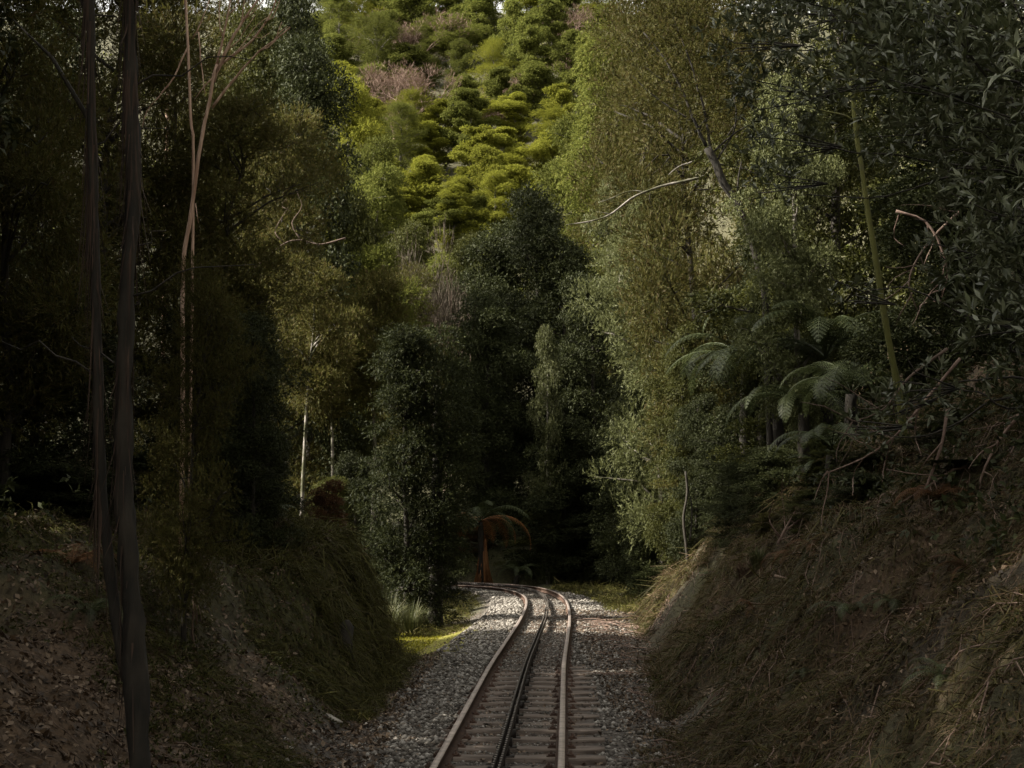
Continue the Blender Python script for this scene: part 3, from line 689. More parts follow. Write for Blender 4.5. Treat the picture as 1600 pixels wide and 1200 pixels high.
# taller forest on the slope above the left bank (runs off the top of the picture)
for i, (px, yt, d, wp, kind, ms, k, lab) in enumerate([
        (400, 10, 50, 220, 'bushy', 'myrtle', 2, 'dark leafy tree at the upper left, just right of the bare sapling twigs'),
        (-80, -500, 24, 420, 'feather', 'feather', 2, 'tall feathery tree outside the left edge with only its right branches showing'),
        (-300, -900, 17, 700, 'bushy', 'dark', 1, 'tall dark tree added outside the left edge to shade the bank'),  # added past the left edge to throw shade on the bank
        (1450, -420, 34, 460, 'bushy', 'myrtle', 1, 'tall dark leafy tree at the top right, behind the lance leaved tree'),
        (1180, -220, 48, 380, 'feather', 'feather', 1, 'tall olive tree at the upper right, behind the wispy fanning tree'),
        (1620, -300, 15, 420, 'bushy', 'dark', 0, 'dark bushy tree at the far right edge, behind the lance leaves')]):
    tree('forest_or_shade_tree', lab, 'tree', px, yt, d, wp, kind, ms, k, 'trees lining the gorge')
for x, y, h, wd, ms, k, lab in [(-9, 8, 17, 8, 'feather', 0, 'tall unseen tree added for shade left of the viewpoint'), (-12, 1, 19, 9, 'dark', 1, 'tall unseen shade tree added behind the viewpoint on the left'),
                            (-8, -7, 17, 8, 'feather', 2, 'unseen shade tree added behind the viewpoint beside the left cutting wall'), (10, -1, 16, 8, 'dark', 2, 'tall unseen tree added for shade right of the viewpoint'),
                            (-15, 15, 20, 9, 'feather', 1, 'tall unseen shade tree added high on the left slope'), (-10, 15.5, 15, 7, 'dark', 1, 'dark tree added for shade high on the left slope behind the twin trunks'), (-11, 21, 15, 7, 'dark', 0, 'dark hidden tree added for shade high on the left slope'), (-18, 54, 23, 9, 'dark', 1, 'tall dark tree added beyond the left slope to shade the bend'), (-24, 49, 22, 9, 'dark', 2, 'second tall dark tree added beyond the left slope to shade the bend'), (-6.3, 9.3, 14, 5.4, 'dark', 2, 'dark shade tree added beside the twin trunks, just out of frame'), (-11.5, 10, 18, 8, 'dark', 1, 'tall dark shade tree added high left of the viewpoint, out of frame'), (-6.5, 4, 15, 6, 'dark', 1, 'dark shade tree added left of the viewpoint, out of frame'), (-7.5, 12, 15, 6, 'dark', 2, 'dark shade tree added left of the twin trunks, just out of frame'), (8, -6, 15, 8, 'dark', 0, 'unseen shade tree added behind the viewpoint on the right')]:  # unseen trees added around the view to shade track, banks and bend
    me_t, me_c = VAR['bushy' if ms == 'dark' else 'feather'][k]; z0 = H(x, y) - .2
    o = thing('forest_or_shade_tree', lab, 'tree', (x, y, z0), random.uniform(0, 6), 'trees lining the gorge', (wd / 5, wd / 5, (h - z0 * .4) / 10))
    obj('trunk', matcopy(me_t, 'bark'), None, o); obj('crown', matcopy(me_c, ms), None, o)

# ------------------------------------------------------------------ near things drawn from their own outlines
def G(px, py, d0=8, d1=60):
    """first point of the ground seen through photo pixel"""
    ds = np.linspace(d0, d1, 700); p = np.array([P(px, py, d) for d in ds]); z = H(p[:, 0], p[:, 1])
    i = np.argmax(p[:, 2] < z)
    q = p[i].copy(); q[2] = z[i]; return q
def pts(lst, d):
    """lst of (px, py[, d])"""
    return np.array([P(a[0], a[1], a[2] if len(a) > 2 else d) for a in lst])
def to_ground(path, sink=.15):
    """extend a path straight down to the ground under its last point"""
    e = path[-1]; z = H(e[0], e[1]) - sink
    if z < e[2]: path = np.vstack([path, [[e[0] + .03, e[1] + .02, .5 * (z + e[2])], [e[0] + .05, e[1], z]]])
    return path
def smooth_path(p, step=.15): return resample(catmull(p, 8), step)
def rel(o_loc, v): return np.asarray(v) - np.asarray(o_loc)

# twin stringy trunks
base = np.array([*P(222, 1230, 9.6)[:2], 0]); base[2] = H(base[0], base[1]) - .15
t1 = smooth_path(np.vstack([pts([(222, -700), (212, -300), (204, 0), (205, 140), (209, 300), (199, 450), (194, 600), (193, 750), (203, 900), (212, 1030)], 9.7), base[None]]))
t2 = smooth_path(np.vstack([pts([(120, -700), (134, -300), (141, 0), (143, 150), (146, 300), (150, 450), (153, 600), (158, 750), (170, 880), (186, 1000), (205, 1090)], 9.75)]))
tw = thing('stringy_tree', 'twin stemmed dark tree with shredding stringy bark, nearest on the left', 'tree', base)
mb = MB()
mb.tube(rel(base, t1), np.interp(np.linspace(0, 1, len(t1)), [0, .35, .7, .9, .97, 1], [.022, .038, .052, .07, .085, .13]) * (1 + .12 * rng.normal(0, 1, len(t1)).clip(-1.5, 1.5)), 12, jit=.5)
mb.tube(rel(base, t2), np.interp(np.linspace(0, 1, len(t2)), [0, .35, .7, 1], [.016, .026, .034, .038]), 10, jit=.35)
obj('trunk', mb.mesh('trunk'), M['bark'], tw)
mb = MB(); n = 0
for tp, r0, m_ in ((t1, .046, 300), (t2, .03, 200)):
    for _ in range(m_):
        k = rng.integers(int(len(tp) * .28), int(len(tp) * .86)); p = tp[k]; a = rng.uniform(0, 6.28); L = rng.uniform(.15, 1.1)
        o_ = np.array([math.cos(a), math.sin(a), 0]); q0 = p + o_ * r0 * .95; wd = rng.uniform(.002, .008); sd_ = np.array([-o_[1], o_[0], 0]) * wd
        fl = rng.uniform(.005, .02) + .12 * rng.random() ** 3; ps = [q0, q0 + o_ * fl * .25 - (0, 0, L * .4), q0 + o_ * fl + sd_ * rng.normal(0, 2) - (0, 0, L)]
        ps = rel(base, np.array(ps)); mb.add([ps[0] - sd_, ps[0] + sd_, ps[1] + sd_, ps[1] - sd_, ps[2] + sd_ * .3, ps[2] - sd_ * .3], [[0, 1, 2, 3], [3, 2, 4, 5]])
obj('bark_strips', mb.mesh('bark_strips'), M['strip'], tw)
for tp in (t1, t2):
    for _ in range(7):
        k = rng.integers(int(len(tp) * .3), int(len(tp) * .75)); a = rng.uniform(-.6, 3.7); L = rng.uniform(.3, 1.1); d_ = np.array([math.cos(a), .3 * math.sin(a), .5])
        pa = np.array([tp[k] + d_ * L * t + rng.normal(0, .03, 3) * (t > 0) + (0, 0, -.25 * L * t * t) for t in np.linspace(0, 1, 6)])
        mb = MB(); mb.tube(rel(base, pa), np.linspace(.009, .003, 6), 5, jit=.2); obj('branch', mb.mesh('branch'), M['bark'], tw)
cl = np.array([(*rel(base, P(px, py, d)), r, r, r * .8) for px, py, d, r in [(60, -250, 9.5, 1.0), (250, -330, 10, 1.1), (170, -520, 10, 1.3), (-80, -400, 9, 1.2), (20, 30, 10, .5), (310, -200, 11, .8), (90, -60, 10.5, .5), (240, -620, 10, 1.3), (30, -700, 9.6, 1.2)]])
mb = MB()
for c in cl:
    s_ = rel(base, t1 if c[0] > rel(base, t2)[0][0] else t2); k = np.argmin(np.abs(s_[:, 2] - c[2] + .8)); e = c[:3]
    mb.tube([s_[k], .5 * (s_[k] + e) + (0, 0, .1), e], [.02, .014, .005], 5)
v, q = clump_leaves(cl, 14000, 'feather', .07, .014)
obj('limbs', mb.mesh('limbs'), M['bark'], tw); obj('crown', mesh_np('crown', v, q), M['feather'], tw)

def bare_tree(name, label, cat, stems, mat, d, group=None, ground=True, leaves=None):
    """stems: list of (px path, r0 px, r1 px); first stem runs down into the ground"""
    p0 = pts(stems[0][0], d)[::-1]
    if ground: p0 = to_ground(p0[::1])
    base = p0[-1].copy()
    o = thing(name, label, cat, base)
    mb = MB(); mt = MB(); nt = 0
    for i, (pp, r0, r1) in enumerate(stems):
        p = p0[::-1] if i == 0 else pts(pp, d)
        if i == 0 and not ground: p = p0[::-1]
        p = smooth_path(p, .12) if len(p) > 2 else p
        p = p + np.cumsum(rng.normal(0, .006, p.shape), 0) * (0 if i == 0 else 1)
        r = np.linspace(r0, r1, len(p)) / F * d * (.9 if name == 'bare_sapling' else 1)
        if i == 0: mb.tube(rel(base, p), r, 8, jit=.2)
        else:
            mt = MB(); mt.tube(rel(base, p), r, 6, jit=.2); obj('branch', mt.mesh('branch', True), mat, o)
    obj('trunk', mb.mesh('trunk', True), mat, o)
    return o, base
bare_tree('bare_sapling', 'bare leaning pinkish sapling with upswept leafless branches, upper left', 'tree', [
    ([(286, 425), (296, 350), (303, 300), (308, 260), (312, 235), (320, 190), (328, 155), (334, 118), (340, 100)], 4.6, 3.2),
    ([(336, 112), (352, 82), (366, 55), (382, 30), (402, 2), (425, -40)], 3.0, 1.5), ([(338, 104), (349, 60), (357, 25), (363, -30)], 2.5, 1.2),
    ([(342, 100), (368, 82), (395, 58), (412, 35), (428, 5), (436, -30)], 2.5, 1.2), ([(330, 168), (352, 140), (380, 105), (405, 80), (428, 62), (452, 42)], 2.6, 1.1),
    ([(405, 80), (428, 68), (437, 40), (446, 22)], 1.3, .5), ([(334, 120), (315, 140), (305, 158)], 1.4, .6), ([(352, 82), (372, 66), (374, 62), (398, 22)], 1.1, .5),
    ([(335, 130), (344, 100), (372, 75), (396, 40), (420, 20)], 1.2, .5), ([(306, 318), (310, 345), (315, 360)], 1, .5), ([(366, 55), (376, 40), (380, 10), (390, -30)], 1.4, .7), ([(382, 30), (398, 18), (420, -10)], 1.1, .6), ([(412, 35), (425, 30), (440, -5)], 1.1, .6), ([(428, 62), (440, 50), (462, 35)], 1.1, .5), ([(349, 60), (342, 30), (346, -20)], 1.2, .6), ([(357, 25), (372, 5), (380, -30)], 1.1, .5), ([(395, 58), (405, 62), (425, 50)], 1, .5)], M['redbark'], 16.3)
bare_tree('pale_sapling', 'thin pale vertical trunk left of the bare leaning sapling', 'tree', [
    ([(302, 240), (298, 190), (296, 130), (293, 60), (290, 0), (288, -60)], 2.6, 2.2), ([(294, 70), (282, 100), (270, 125), (245, 155), (230, 175), (221, 205)], 1.6, .7),
    ([(308, 50), (312, 90), (317, 150)], 1.3, .8), ([(300, 60), (315, 30), (330, -10)], 1.2, .6)], M['redbark'], 18)
bare_tree('bare_sapling', 'thin dark reddish trunk near the top left corner, left of the pale one', 'tree', [([(262, 140), (261, 80), (262, 0), (264, -60)], 4, 3.2), ([(261, 60), (275, 20), (290, -20)], 1.2, .6)], M['redbark'], 27)
bare_tree('mossy_trunk', 'yellow mossy slender trunk standing on the upper right bank', 'tree', [
    ([(1408, 640), (1400, 590), (1390, 540), (1378, 470), (1366, 390), (1356, 330), (1346, 260), (1338, 210), (1332, 150), (1330, 125)], 6.5, 3.2),
    ([(1336, 190), (1315, 180), (1290, 176), (1262, 168)], 2.2, 1.0), ([(1376, 460), (1355, 452), (1335, 440)], 2, 1)], M['mossbark'], 17)
ft_, fb_ = bare_tree('forked_tree', 'dark crooked forked trunk with feathery top, right of the gap', 'tree', [
    ([(1196, 470), (1188, 430), (1180, 395), (1165, 345), (1148, 310), (1130, 285), (1118, 255), (1104, 228)], 5, 6.5),
    ([(1104, 228), (1085, 190), (1060, 130), (1030, 80), (1000, 45)], 3, 1), ([(1110, 240), (1100, 170), (1075, 90), (1050, 20)], 2.5, .8), ([(1085, 190), (1050, 170), (1010, 140), (985, 115)], 1.8, .7),
    ([(1150, 312), (1153, 280), (1158, 250)], 2.2, 1.2), ([(1120, 250), (1150, 190), (1135, 110), (1120, 40)], 2, .8), ([(1060, 130), (1040, 128), (1005, 100)], 1.2, .5), ([(1112, 240), (1160, 200), (1200, 195)], 2, .8)], M['bark'], 25)
cl = np.array([(*rel(fb_, P(a, b_, 25 + e)), r, r, r * .8) for a, b_, e, r in [(1000, 50, 0, .7), (1050, 30, .5, .7), (1075, 100, 0, .7), (1010, 130, -.4, .6), (1130, 60, .4, .8), (1120, 150, 0, .7), (1180, 120, .5, .8), (1060, 190, .3, .5), (1170, 190, .6, .6), (1000, -40, 0, .9), (1100, -50, 0, .9)]])
v, q = clump_leaves(cl, 22000, 'feather', .085, .018); obj('crown', mesh_np('crown', v, q), M['feather'], ft_)
bare_tree('bare_branch', 'pale bare branch reaching left into the gap from the right side', 'branch', [
    ([(1100, 276), (1065, 284), (1030, 292), (990, 308), (955, 334), (925, 345), (880, 352)], 2.6, .8), ([(1090, 250), (1060, 262), (1040, 280)], 1.4, .6), ([(1010, 300), (985, 298), (950, 312), (930, 318)], 1.0, .5), ([(955, 334), (930, 330)], .8, .5)], M['palebark'], 30, ground=False)
bare_tree('bare_branch', 'bare tangled pinkish branch low among the left feathery trees', 'branch', [
    ([(540, 372), (500, 382), (470, 375), (445, 380), (420, 400), (390, 425)], 1.6, .7), ([(470, 375), (455, 350), (470, 325), (462, 300)], 1.2, .4), ([(445, 380), (430, 360), (455, 320)], 1, .4), ([(405, 410), (408, 430), (400, 440)], .8, .4), ([(455, 330), (440, 322), (450, 310)], .7, .4)], M['twig'], 33, ground=False)
for lab, st, d, mt_ in [('bare grey pole leaning out of the left bank nose', [([(572, 880), (560, 860), (545, 830), (535, 805)], 2, 1.2), ([(552, 845), (549, 830), (546, 815)], .9, .5)], 24, 'pinktwig'),
                        ('thin pale dead stalks standing on the left bank', [([(300, 985), (303, 950), (300, 900), (298, 840)], 1.8, 1), ([(308, 975), (308, 940), (303, 915)], 1.5, .8), ([(316, 968), (312, 940), (306, 920)], 1.3, .8)], 15, 'pinktwig'),
                        ('dark post like stem at the top of the right bank nose', [([(1072, 850), (1068, 810), (1074, 770), (1071, 735)], 2.6, 1.8), ([(1078, 845), (1082, 800), (1077, 760)], 1.6, .9)], 29, 'bark')]:
    bare_tree('dead_sapling', lab, 'sapling', st, M[mt_], d)
# dead branches over the right bank
DB = [('long thin bare branch slanting down left over the dark hollow', [(1500, 560), (1450, 620), (1400, 680), (1350, 715), (1290, 740)], 13),
      ('thin grey twig crossing above the dark hollow on the right', [(1480, 545), (1420, 590), (1380, 640), (1330, 660)], 14),
      ('dead branch arching down the right bank below the lance leaves', [(1480, 640), (1470, 700), (1440, 780), (1420, 850), (1430, 920), (1415, 990)], 12.5),
      ('pale dry stick sticking out of the right bank', [(1400, 880), (1385, 850), (1372, 835)], 14),
      ('brown dead vine trailing at the right edge', [(1600, 640), (1560, 690), (1530, 760), (1545, 830), (1520, 880)], 12),
      ('reddish dead branch fanning at the right edge above the bank', [(1610, 720), (1560, 740), (1500, 730), (1450, 760), (1400, 790)], 12.5),
      ('bare stick lying across the right bank under the tree ferns', [(1210, 900), (1260, 912), (1310, 925)], 17),
      ('straight pale stick leaning beside the rusty fern', [(1215, 850), (1228, 825), (1244, 795)], 18),
      ('tangled dead twigs beside the mossy trunk', [(1500, 330), (1450, 380), (1420, 440), (1440, 500)], 16),
      ('drooping brown twig above the dead tangle', [(1400, 330), (1450, 350), (1480, 420), (1470, 470)], 16),
      ('root like dead branch hanging low on the right bank', [(1395, 930), (1420, 1000), (1405, 1060)], 13),
      ('grey dead branch along the top of the right bank', [(1600, 840), (1530, 870), (1450, 880), (1380, 930)], 12.5)]
for lab, pp, d in DB:
    st = [(pp, 2.6, .9)]
    for _ in range(7):
        k = rng.integers(0, len(pp) - 1); t = rng.random(); a = np.array(pp[k][:2]) * (1 - t) + np.array(pp[k + 1][:2]) * t
        dr = np.array(pp[k + 1][:2]) - np.array(pp[k][:2]); ang = rng.choice([-1, 1]) * rng.uniform(.4, 1.1); dr = dr / (np.hypot(*dr) + 1) * rng.uniform(35, 110)
        e = a + np.array([dr[0] * math.cos(ang) - dr[1] * math.sin(ang), dr[0] * math.sin(ang) + dr[1] * math.cos(ang)])
        st.append(([tuple(a) + (d,), tuple((a + e) / 2 + rng.normal(0, 6, 2)) + (d + rng.normal(0, .15),), tuple(e) + (d + rng.normal(0, .3),)], 1.2, .4))
    bare_tree('dead_branch', lab, 'branch', st, M['pinktwig' if rng.random() < .5 else 'twig'], d, ground=False)

o, b_ = bare_tree('dark_tree', 'thick straight black trunk at the right foot of the conifer beside the bend', 'tree', [([(681, 985), (681, 900), (682, 800), (684, 700), (683, 600)], 12, 6), ([(683, 760), (700, 700), (712, 650)], 3, 1.5)], M['bark'], 33.4)
cl = np.array([(*rel(b_, P(a, y_, 33 + e)), r * 1.1, r * 1.1, r * .55) for a, y_, e, r in [(690, 580, 0, .5), (700, 640, -.2, .5), (682, 690, -.3, .45), (706, 730, 0, .5), (684, 770, -.3, .45), (700, 810, -.1, .45), (680, 845, -.3, .36), (706, 860, .2, .35), (712, 690, .3, .45), (686, 530, 0, .4)]])
v, q = clump_leaves(cl, 30000, 'conifer', .075, .022); obj('crown', mesh_np('crown', v, q), M['conifer'], o)

# lance leaved tree overhanging from the right edge
base = np.array([5.3, 11.5, 0.]); base[2] = H(base[0], base[1]) - .2
lt = thing('lance_leaved_tree', 'near tree with narrow grey green leaves overhanging from the right edge', 'tree', base)
LC = [(1175, 70, 14, .5), (1235, 35, 14, .5), (1215, 150, 14, .5), (1230, 225, 14, .45), (1210, 290, 15, .35), (1300, 30, 12.5, .55), (1390, 60, 11.5, .55), (1380, 120, 11, .5), (1440, 130, 10.5, .5), (1480, 60, 10.5, .6), (1560, 40, 10, .6), (1520, 130, 10, .55),
      (1590, 150, 9.5, .6), (1490, 215, 11, .45), (1570, 250, 10, .5), (1600, 330, 9.5, .5), (1535, 330, 10.5, .4), (1570, 420, 10, .45), (1545, 500, 10.2, .35), (1600, 510, 9.7, .5), (1430, 20, 12, .7), (1330, -80, 12, .9), (1500, -90, 11, 1.0),
      (1480, 400, 12, .3), (1400, 640, 12.5, .25), (1345, 680, 13, .22), (1440, 610, 12, .3), (1420, 215, 12.5, .4), (1300, 130, 13, .4), (1330, 470, 14, .25)]
cl = np.array([(*rel(base, P(a, b_, d)), r, r, r * .75) for a, b_, d, r in LC])
tp = smooth_path(np.array([(0, 0, 0), (.05, -.1, 1.5), (-.1, -.15, 3), (0, 0, 5), (.2, .2, 7.5)]), .2)
mb = MB(); mb.tube(tp, np.linspace(.13, .05, len(tp)), 9, jit=.2)
obj('trunk', mb.mesh('trunk', True), M['bark'], lt)
mb = MB()
for c in cl:
    k = np.argmin(np.abs(tp[:, 2] - (c[2] - .35 * np.linalg.norm(c[:2])))); e = c[:3]; md = .5 * (tp[k] + e) + (0, 0, .25) + rng.normal(0, .08, 3)
    lp = smooth_path(np.array([tp[k], .7 * tp[k] + .3 * md + rng.normal(0, .12, 3), md + rng.normal(0, .15, 3), .5 * (md + e) + rng.normal(0, .14, 3), e]), .1); lp = lp + np.cumsum(rng.normal(0, .008, lp.shape), 0); mb.tube(lp, np.linspace(.018, .004, len(lp)), 5, jit=.3)
    for _ in range(5):
        e2 = e + rng.normal(0, .55, 3) * c[3:6]; mb.tube([md * .35 + e * .65, .5 * (e + e2) + rng.normal(0, .04, 3), e2], [.008, .006, .003], 4)
obj('limbs', mb.mesh('limbs'), M['bark'], lt)
v, q = clump_leaves(cl, 15000, 'lance', .105, .026); obj('crown', mesh_np('crown', v, q), M['lance'], lt)

# ferns: every frond a part
def frond_mesh(L, npin, droop, wid, seed):
    r0 = np.random.default_rng(seed); t = np.linspace(0, 1, npin); ang = math.radians(62) - t ** 1.2 * droop
    dx = np.r_[0, np.cumsum(np.cos(ang[:-1]))] * L / npin; dz = np.r_[0, np.cumsum(np.sin(ang[:-1]))] * L / npin
    p = np.column_stack([dx, np.zeros(npin), dz]); mb = MB(); mb.tube(p, np.linspace(.008, .002, npin), 4)
    tan = np.gradient(p, axis=0); tan /= np.linalg.norm(tan, axis=1)[:, None]; vs = []; n = 0
    for i in range(3, npin):
        w_ = wid * math.sin(math.pi * min(1, .12 + t[i] * .9)) ** .7 * r0.uniform(.85, 1.1)
        for s_ in (-1, 1):
            a = np.array([0, s_, 0]) + tan[i] * .55 - np.array([0, 0, .25]); a /= np.linalg.norm(a); nn = np.cross(a, tan[i]); nn /= np.linalg.norm(nn)
            m_ = 7
            for j in range(m_):
                f = j / m_; c = p[i] + a * w_ * f - np.array([0, 0, .12 * w_ * f * f]); lw_ = L / npin * .95 * (1 - f * .75)
                for s2 in (-1, 1):
                    b = np.cross(nn, a) * s2 + a * .5; b /= np.linalg.norm(b)
                    vs.append(np.array([c, c + a * w_ / m_ * .5 + b * lw_ * .45, c + b * lw_ + a * w_ / m_ * .4, c + a * w_ / m_ * .9]))
    v = np.concatenate(vs); mb.add(v, np.arange(len(v)).reshape(-1, 4)); return mb.mesh('frond')
FR = [frond_mesh(1.0, 24, math.radians(d_), .15, i) for i, d_ in enumerate((112, 138, 160))]
def fern(label, loc, size, nf, mat='fern', trunk=0, lean=None, a0=None, a1=None, group='ferns on the banks', name='fern', dead=0):
    base = np.array(loc, float); o = thing(name, label, 'fern', base)
    top = np.zeros(3)
    if trunk:
        top = np.array([lean[0], lean[1], trunk]) if lean else np.array([0, 0, trunk]); mb = MB()
        pa = smooth_path(np.array([(0, 0, -.3), top * .5 + rng.normal(0, .04, 3), top]), .12); mb.tube(pa, np.linspace(.13, .085, len(pa)), 9, jit=.5)
        obj('trunk', mb.mesh('trunk'), M['bark'], o)
    for i in range(nf):
        a = (2 * math.pi * i / nf + rng.uniform(-.2, .2)) if a0 is None else rng.uniform(a0, a1)
        isd = i < dead
        f = obj('frond', matcopy(FR[rng.integers(0, 3)] if not isd else FR[rng.integers(0, 2)], 'rust' if isd else mat), None, o, loc=top)
        s_ = size * rng.uniform(.75, 1.15); f.scale = (s_, s_, s_); f.rotation_euler = (rng.normal(0, .12), rng.uniform(-.15, .35) + (.5 if isd else 0), a)
    return o
def onb(px, py, **k): p = G(px, py, **k); p[2] -= .03; return p
def tf(px, py, d): p = P(px, py, d); z = H(p[0], p[1]); return (p[0], p[1], z), p[2] - z
for px, py, d, sz, nf, lab in [(1215, 585, 25.5, 2.3, 18, 'drooping green tree fern on the right bank, largest'), (1290, 560, 23.5, 2.1, 16, 'green tree fern right of the largest drooping one'), (1165, 575, 28, 2.1, 15, 'tree fern left of the largest drooping one, beside the hanging olive foliage'), (1255, 640, 23, 1.7, 14, 'lower tree fern just under the largest drooping one'), (1330, 615, 21.5, 1.6, 13, 'tree fern nearest the mossy trunk'), (1190, 500, 28, 1.8, 13, 'highest tree fern, under the forked trunk'), (1300, 700, 19, 1.2, 12, 'lowest tree fern over the dark hollow')]:
    l, h = tf(px, py, d); fern(lab, l, sz, nf, 'fern', max(.4, h), name='tree_fern')
for px, py, sz, nf, mat, lab in [(1290, 740, .8, 11, 'fern', 'low green fern in the dark hollow of the right bank'), (1245, 880, .6, 11, 'rustdim', 'rusty brown dead fern on the right bank'),
                            (1275, 860, .5, 9, 'rustdim', 'smaller rusty fern right of the brown dead one'), (1330, 980, .45, 9, 'fern', 'small green fern low on the right bank'), (1140, 470, .7, 10, 'fern', 'fern high on the right under the forked trunk'),
                            (1460, 780, .6, 9, 'rustdim', 'brown fern among the dead twigs at right'), (520, 790, .6, 10, 'rustdim', 'rusty fern on top of the left bank nose'), (480, 760, .7, 10, 'rustdim', 'reddish dead fern left of the nose fern'),
                            (555, 870, .35, 8, 'rustdim', 'small orange fern at the edge of the left bank nose'), (110, 890, .7, 10, 'rustdim', 'reddish fern in the dark at the far left'), (140, 960, .6, 10, 'fern', 'pale green fern left of the twin trunks'),
                            (420, 800, .6, 9, 'fern', 'dark green fern on the left bank under the shrubs'), (1120, 800, .5, 9, 'fern', 'small fern on top of the right bank nose'), (1180, 780, .6, 9, 'rustdim', 'brown fern behind the right bank nose'), (60, 750, .8, 10, 'fern', 'shadowed fern at the left edge')]:
    fern(lab, onb(px, py), sz, nf, mat)
p = P(755, 905, 51.6); z = H(p[0], p[1])
tfb = fern('brown tree fern with dead arching fronds beyond the bend', (p[0], p[1], z - .1), 2.5, 16, 'fern', 2.6, (-.1, 0), name='tree_fern', dead=10)
mb = MB()
for _ in range(70):
    a = rng.uniform(0, 6.28); r = rng.uniform(.05, .14); z1 = rng.uniform(.7, 2.0); r2 = r + rng.uniform(.05, .45)
    mb.tube([(math.cos(a) * r, math.sin(a) * r, z1), (math.cos(a) * r * 1.8, math.sin(a) * r * 1.8, z1 * .55), (math.cos(a) * r2, math.sin(a) * r2, 0.02)], [.016, .013, .008], 4)
obj('dead_frond_skirt', mb.mesh('dead_frond_skirt'), M['rust'], tfb)
p = P(800, 880, 51); fern('grey green tree fern leaning right of the brown one beyond the bend', (p[0], p[1], H(p[0], p[1]) - .05), 1.3, 12, 'fern', .7, (.2, 0), name='tree_fern')

# shrubs dressing the bank tops
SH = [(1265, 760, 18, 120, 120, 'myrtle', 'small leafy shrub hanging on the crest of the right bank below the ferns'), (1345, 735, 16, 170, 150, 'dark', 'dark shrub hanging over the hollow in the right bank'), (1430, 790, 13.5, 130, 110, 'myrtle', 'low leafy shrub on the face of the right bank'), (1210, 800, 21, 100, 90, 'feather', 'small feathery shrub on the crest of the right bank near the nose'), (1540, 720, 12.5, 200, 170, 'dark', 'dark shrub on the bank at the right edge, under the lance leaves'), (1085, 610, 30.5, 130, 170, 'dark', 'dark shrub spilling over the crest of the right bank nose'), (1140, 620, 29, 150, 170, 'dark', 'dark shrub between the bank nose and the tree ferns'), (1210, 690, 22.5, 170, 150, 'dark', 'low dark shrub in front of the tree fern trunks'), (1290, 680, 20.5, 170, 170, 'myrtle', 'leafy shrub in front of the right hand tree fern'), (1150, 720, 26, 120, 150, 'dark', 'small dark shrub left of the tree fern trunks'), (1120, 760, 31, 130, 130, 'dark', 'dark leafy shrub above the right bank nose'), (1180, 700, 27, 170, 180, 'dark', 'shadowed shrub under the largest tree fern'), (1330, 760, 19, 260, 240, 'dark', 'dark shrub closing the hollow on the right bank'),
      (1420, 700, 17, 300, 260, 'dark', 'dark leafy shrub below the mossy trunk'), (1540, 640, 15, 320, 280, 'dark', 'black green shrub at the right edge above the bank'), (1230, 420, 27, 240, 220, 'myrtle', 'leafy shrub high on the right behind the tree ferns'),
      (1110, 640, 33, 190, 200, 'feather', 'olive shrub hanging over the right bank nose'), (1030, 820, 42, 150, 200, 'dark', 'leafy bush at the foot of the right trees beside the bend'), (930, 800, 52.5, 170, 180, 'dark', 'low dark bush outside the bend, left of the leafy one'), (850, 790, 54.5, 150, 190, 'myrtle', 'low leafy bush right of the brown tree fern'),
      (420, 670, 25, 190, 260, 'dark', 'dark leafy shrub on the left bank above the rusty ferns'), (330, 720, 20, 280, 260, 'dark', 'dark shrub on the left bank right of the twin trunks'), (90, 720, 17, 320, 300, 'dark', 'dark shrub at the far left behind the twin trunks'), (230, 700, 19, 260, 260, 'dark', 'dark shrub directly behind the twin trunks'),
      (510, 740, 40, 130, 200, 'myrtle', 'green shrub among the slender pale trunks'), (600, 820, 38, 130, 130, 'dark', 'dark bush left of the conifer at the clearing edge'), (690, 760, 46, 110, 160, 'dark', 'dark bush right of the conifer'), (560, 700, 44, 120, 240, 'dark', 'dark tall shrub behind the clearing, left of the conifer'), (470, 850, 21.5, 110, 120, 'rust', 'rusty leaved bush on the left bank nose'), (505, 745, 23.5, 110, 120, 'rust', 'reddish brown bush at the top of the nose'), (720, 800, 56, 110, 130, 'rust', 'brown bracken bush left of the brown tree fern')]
MATSET['rust'] = ('rustdim', 'bark')
for i, (px, yt, d, wp, hp, ms, lab) in enumerate(SH):
    tree('shrub', lab, 'shrub', px, yt, d, wp, 'bushy', ms, i % 3, 'shrubs on the banks')

# grass tussocks, plank, stump, stones
def tussock(label, loc, n, L, mat='sedge'):
    o_ = np.zeros(3); a = rng.uniform(0, 6.28, n); r = rng.random(n) ** .5 * L * .22
    p0 = np.column_stack([np.cos(a) * r, np.sin(a) * r, np.zeros(n)]); dr = np.column_stack([np.cos(a), np.sin(a), np.zeros(n)]); l = L * rng.uniform(.6, 1.1, n)[:, None]; bend = rng.uniform(.15, .7, n)[:, None]
    p1 = p0 + np.array([0, 0, 1.]) * l * .55 + dr * l * bend * .3; p2 = p1 + dr * l * bend * .6 + np.array([0, 0, 1.]) * l * (.45 - bend * .5)
    ww = np.column_stack([-np.sin(a), np.cos(a), np.zeros(n)]) * .009
    v = np.stack([p0 - ww, p0 + ww, p1 + ww * .8, p1 - ww * .8, p2 + ww * .1, p2 - ww * .1], 1).reshape(-1, 3); i = np.arange(n)[:, None] * 6
    obj('grass_tussock', mesh_np('grass_tussock', v, np.concatenate([i + np.array([0, 1, 2, 3]), i + np.array([3, 2, 4, 5])])), M[mat], None, label, 'grass tussock', 'grass tussocks', loc=(loc[0], loc[1], loc[2] - .03))
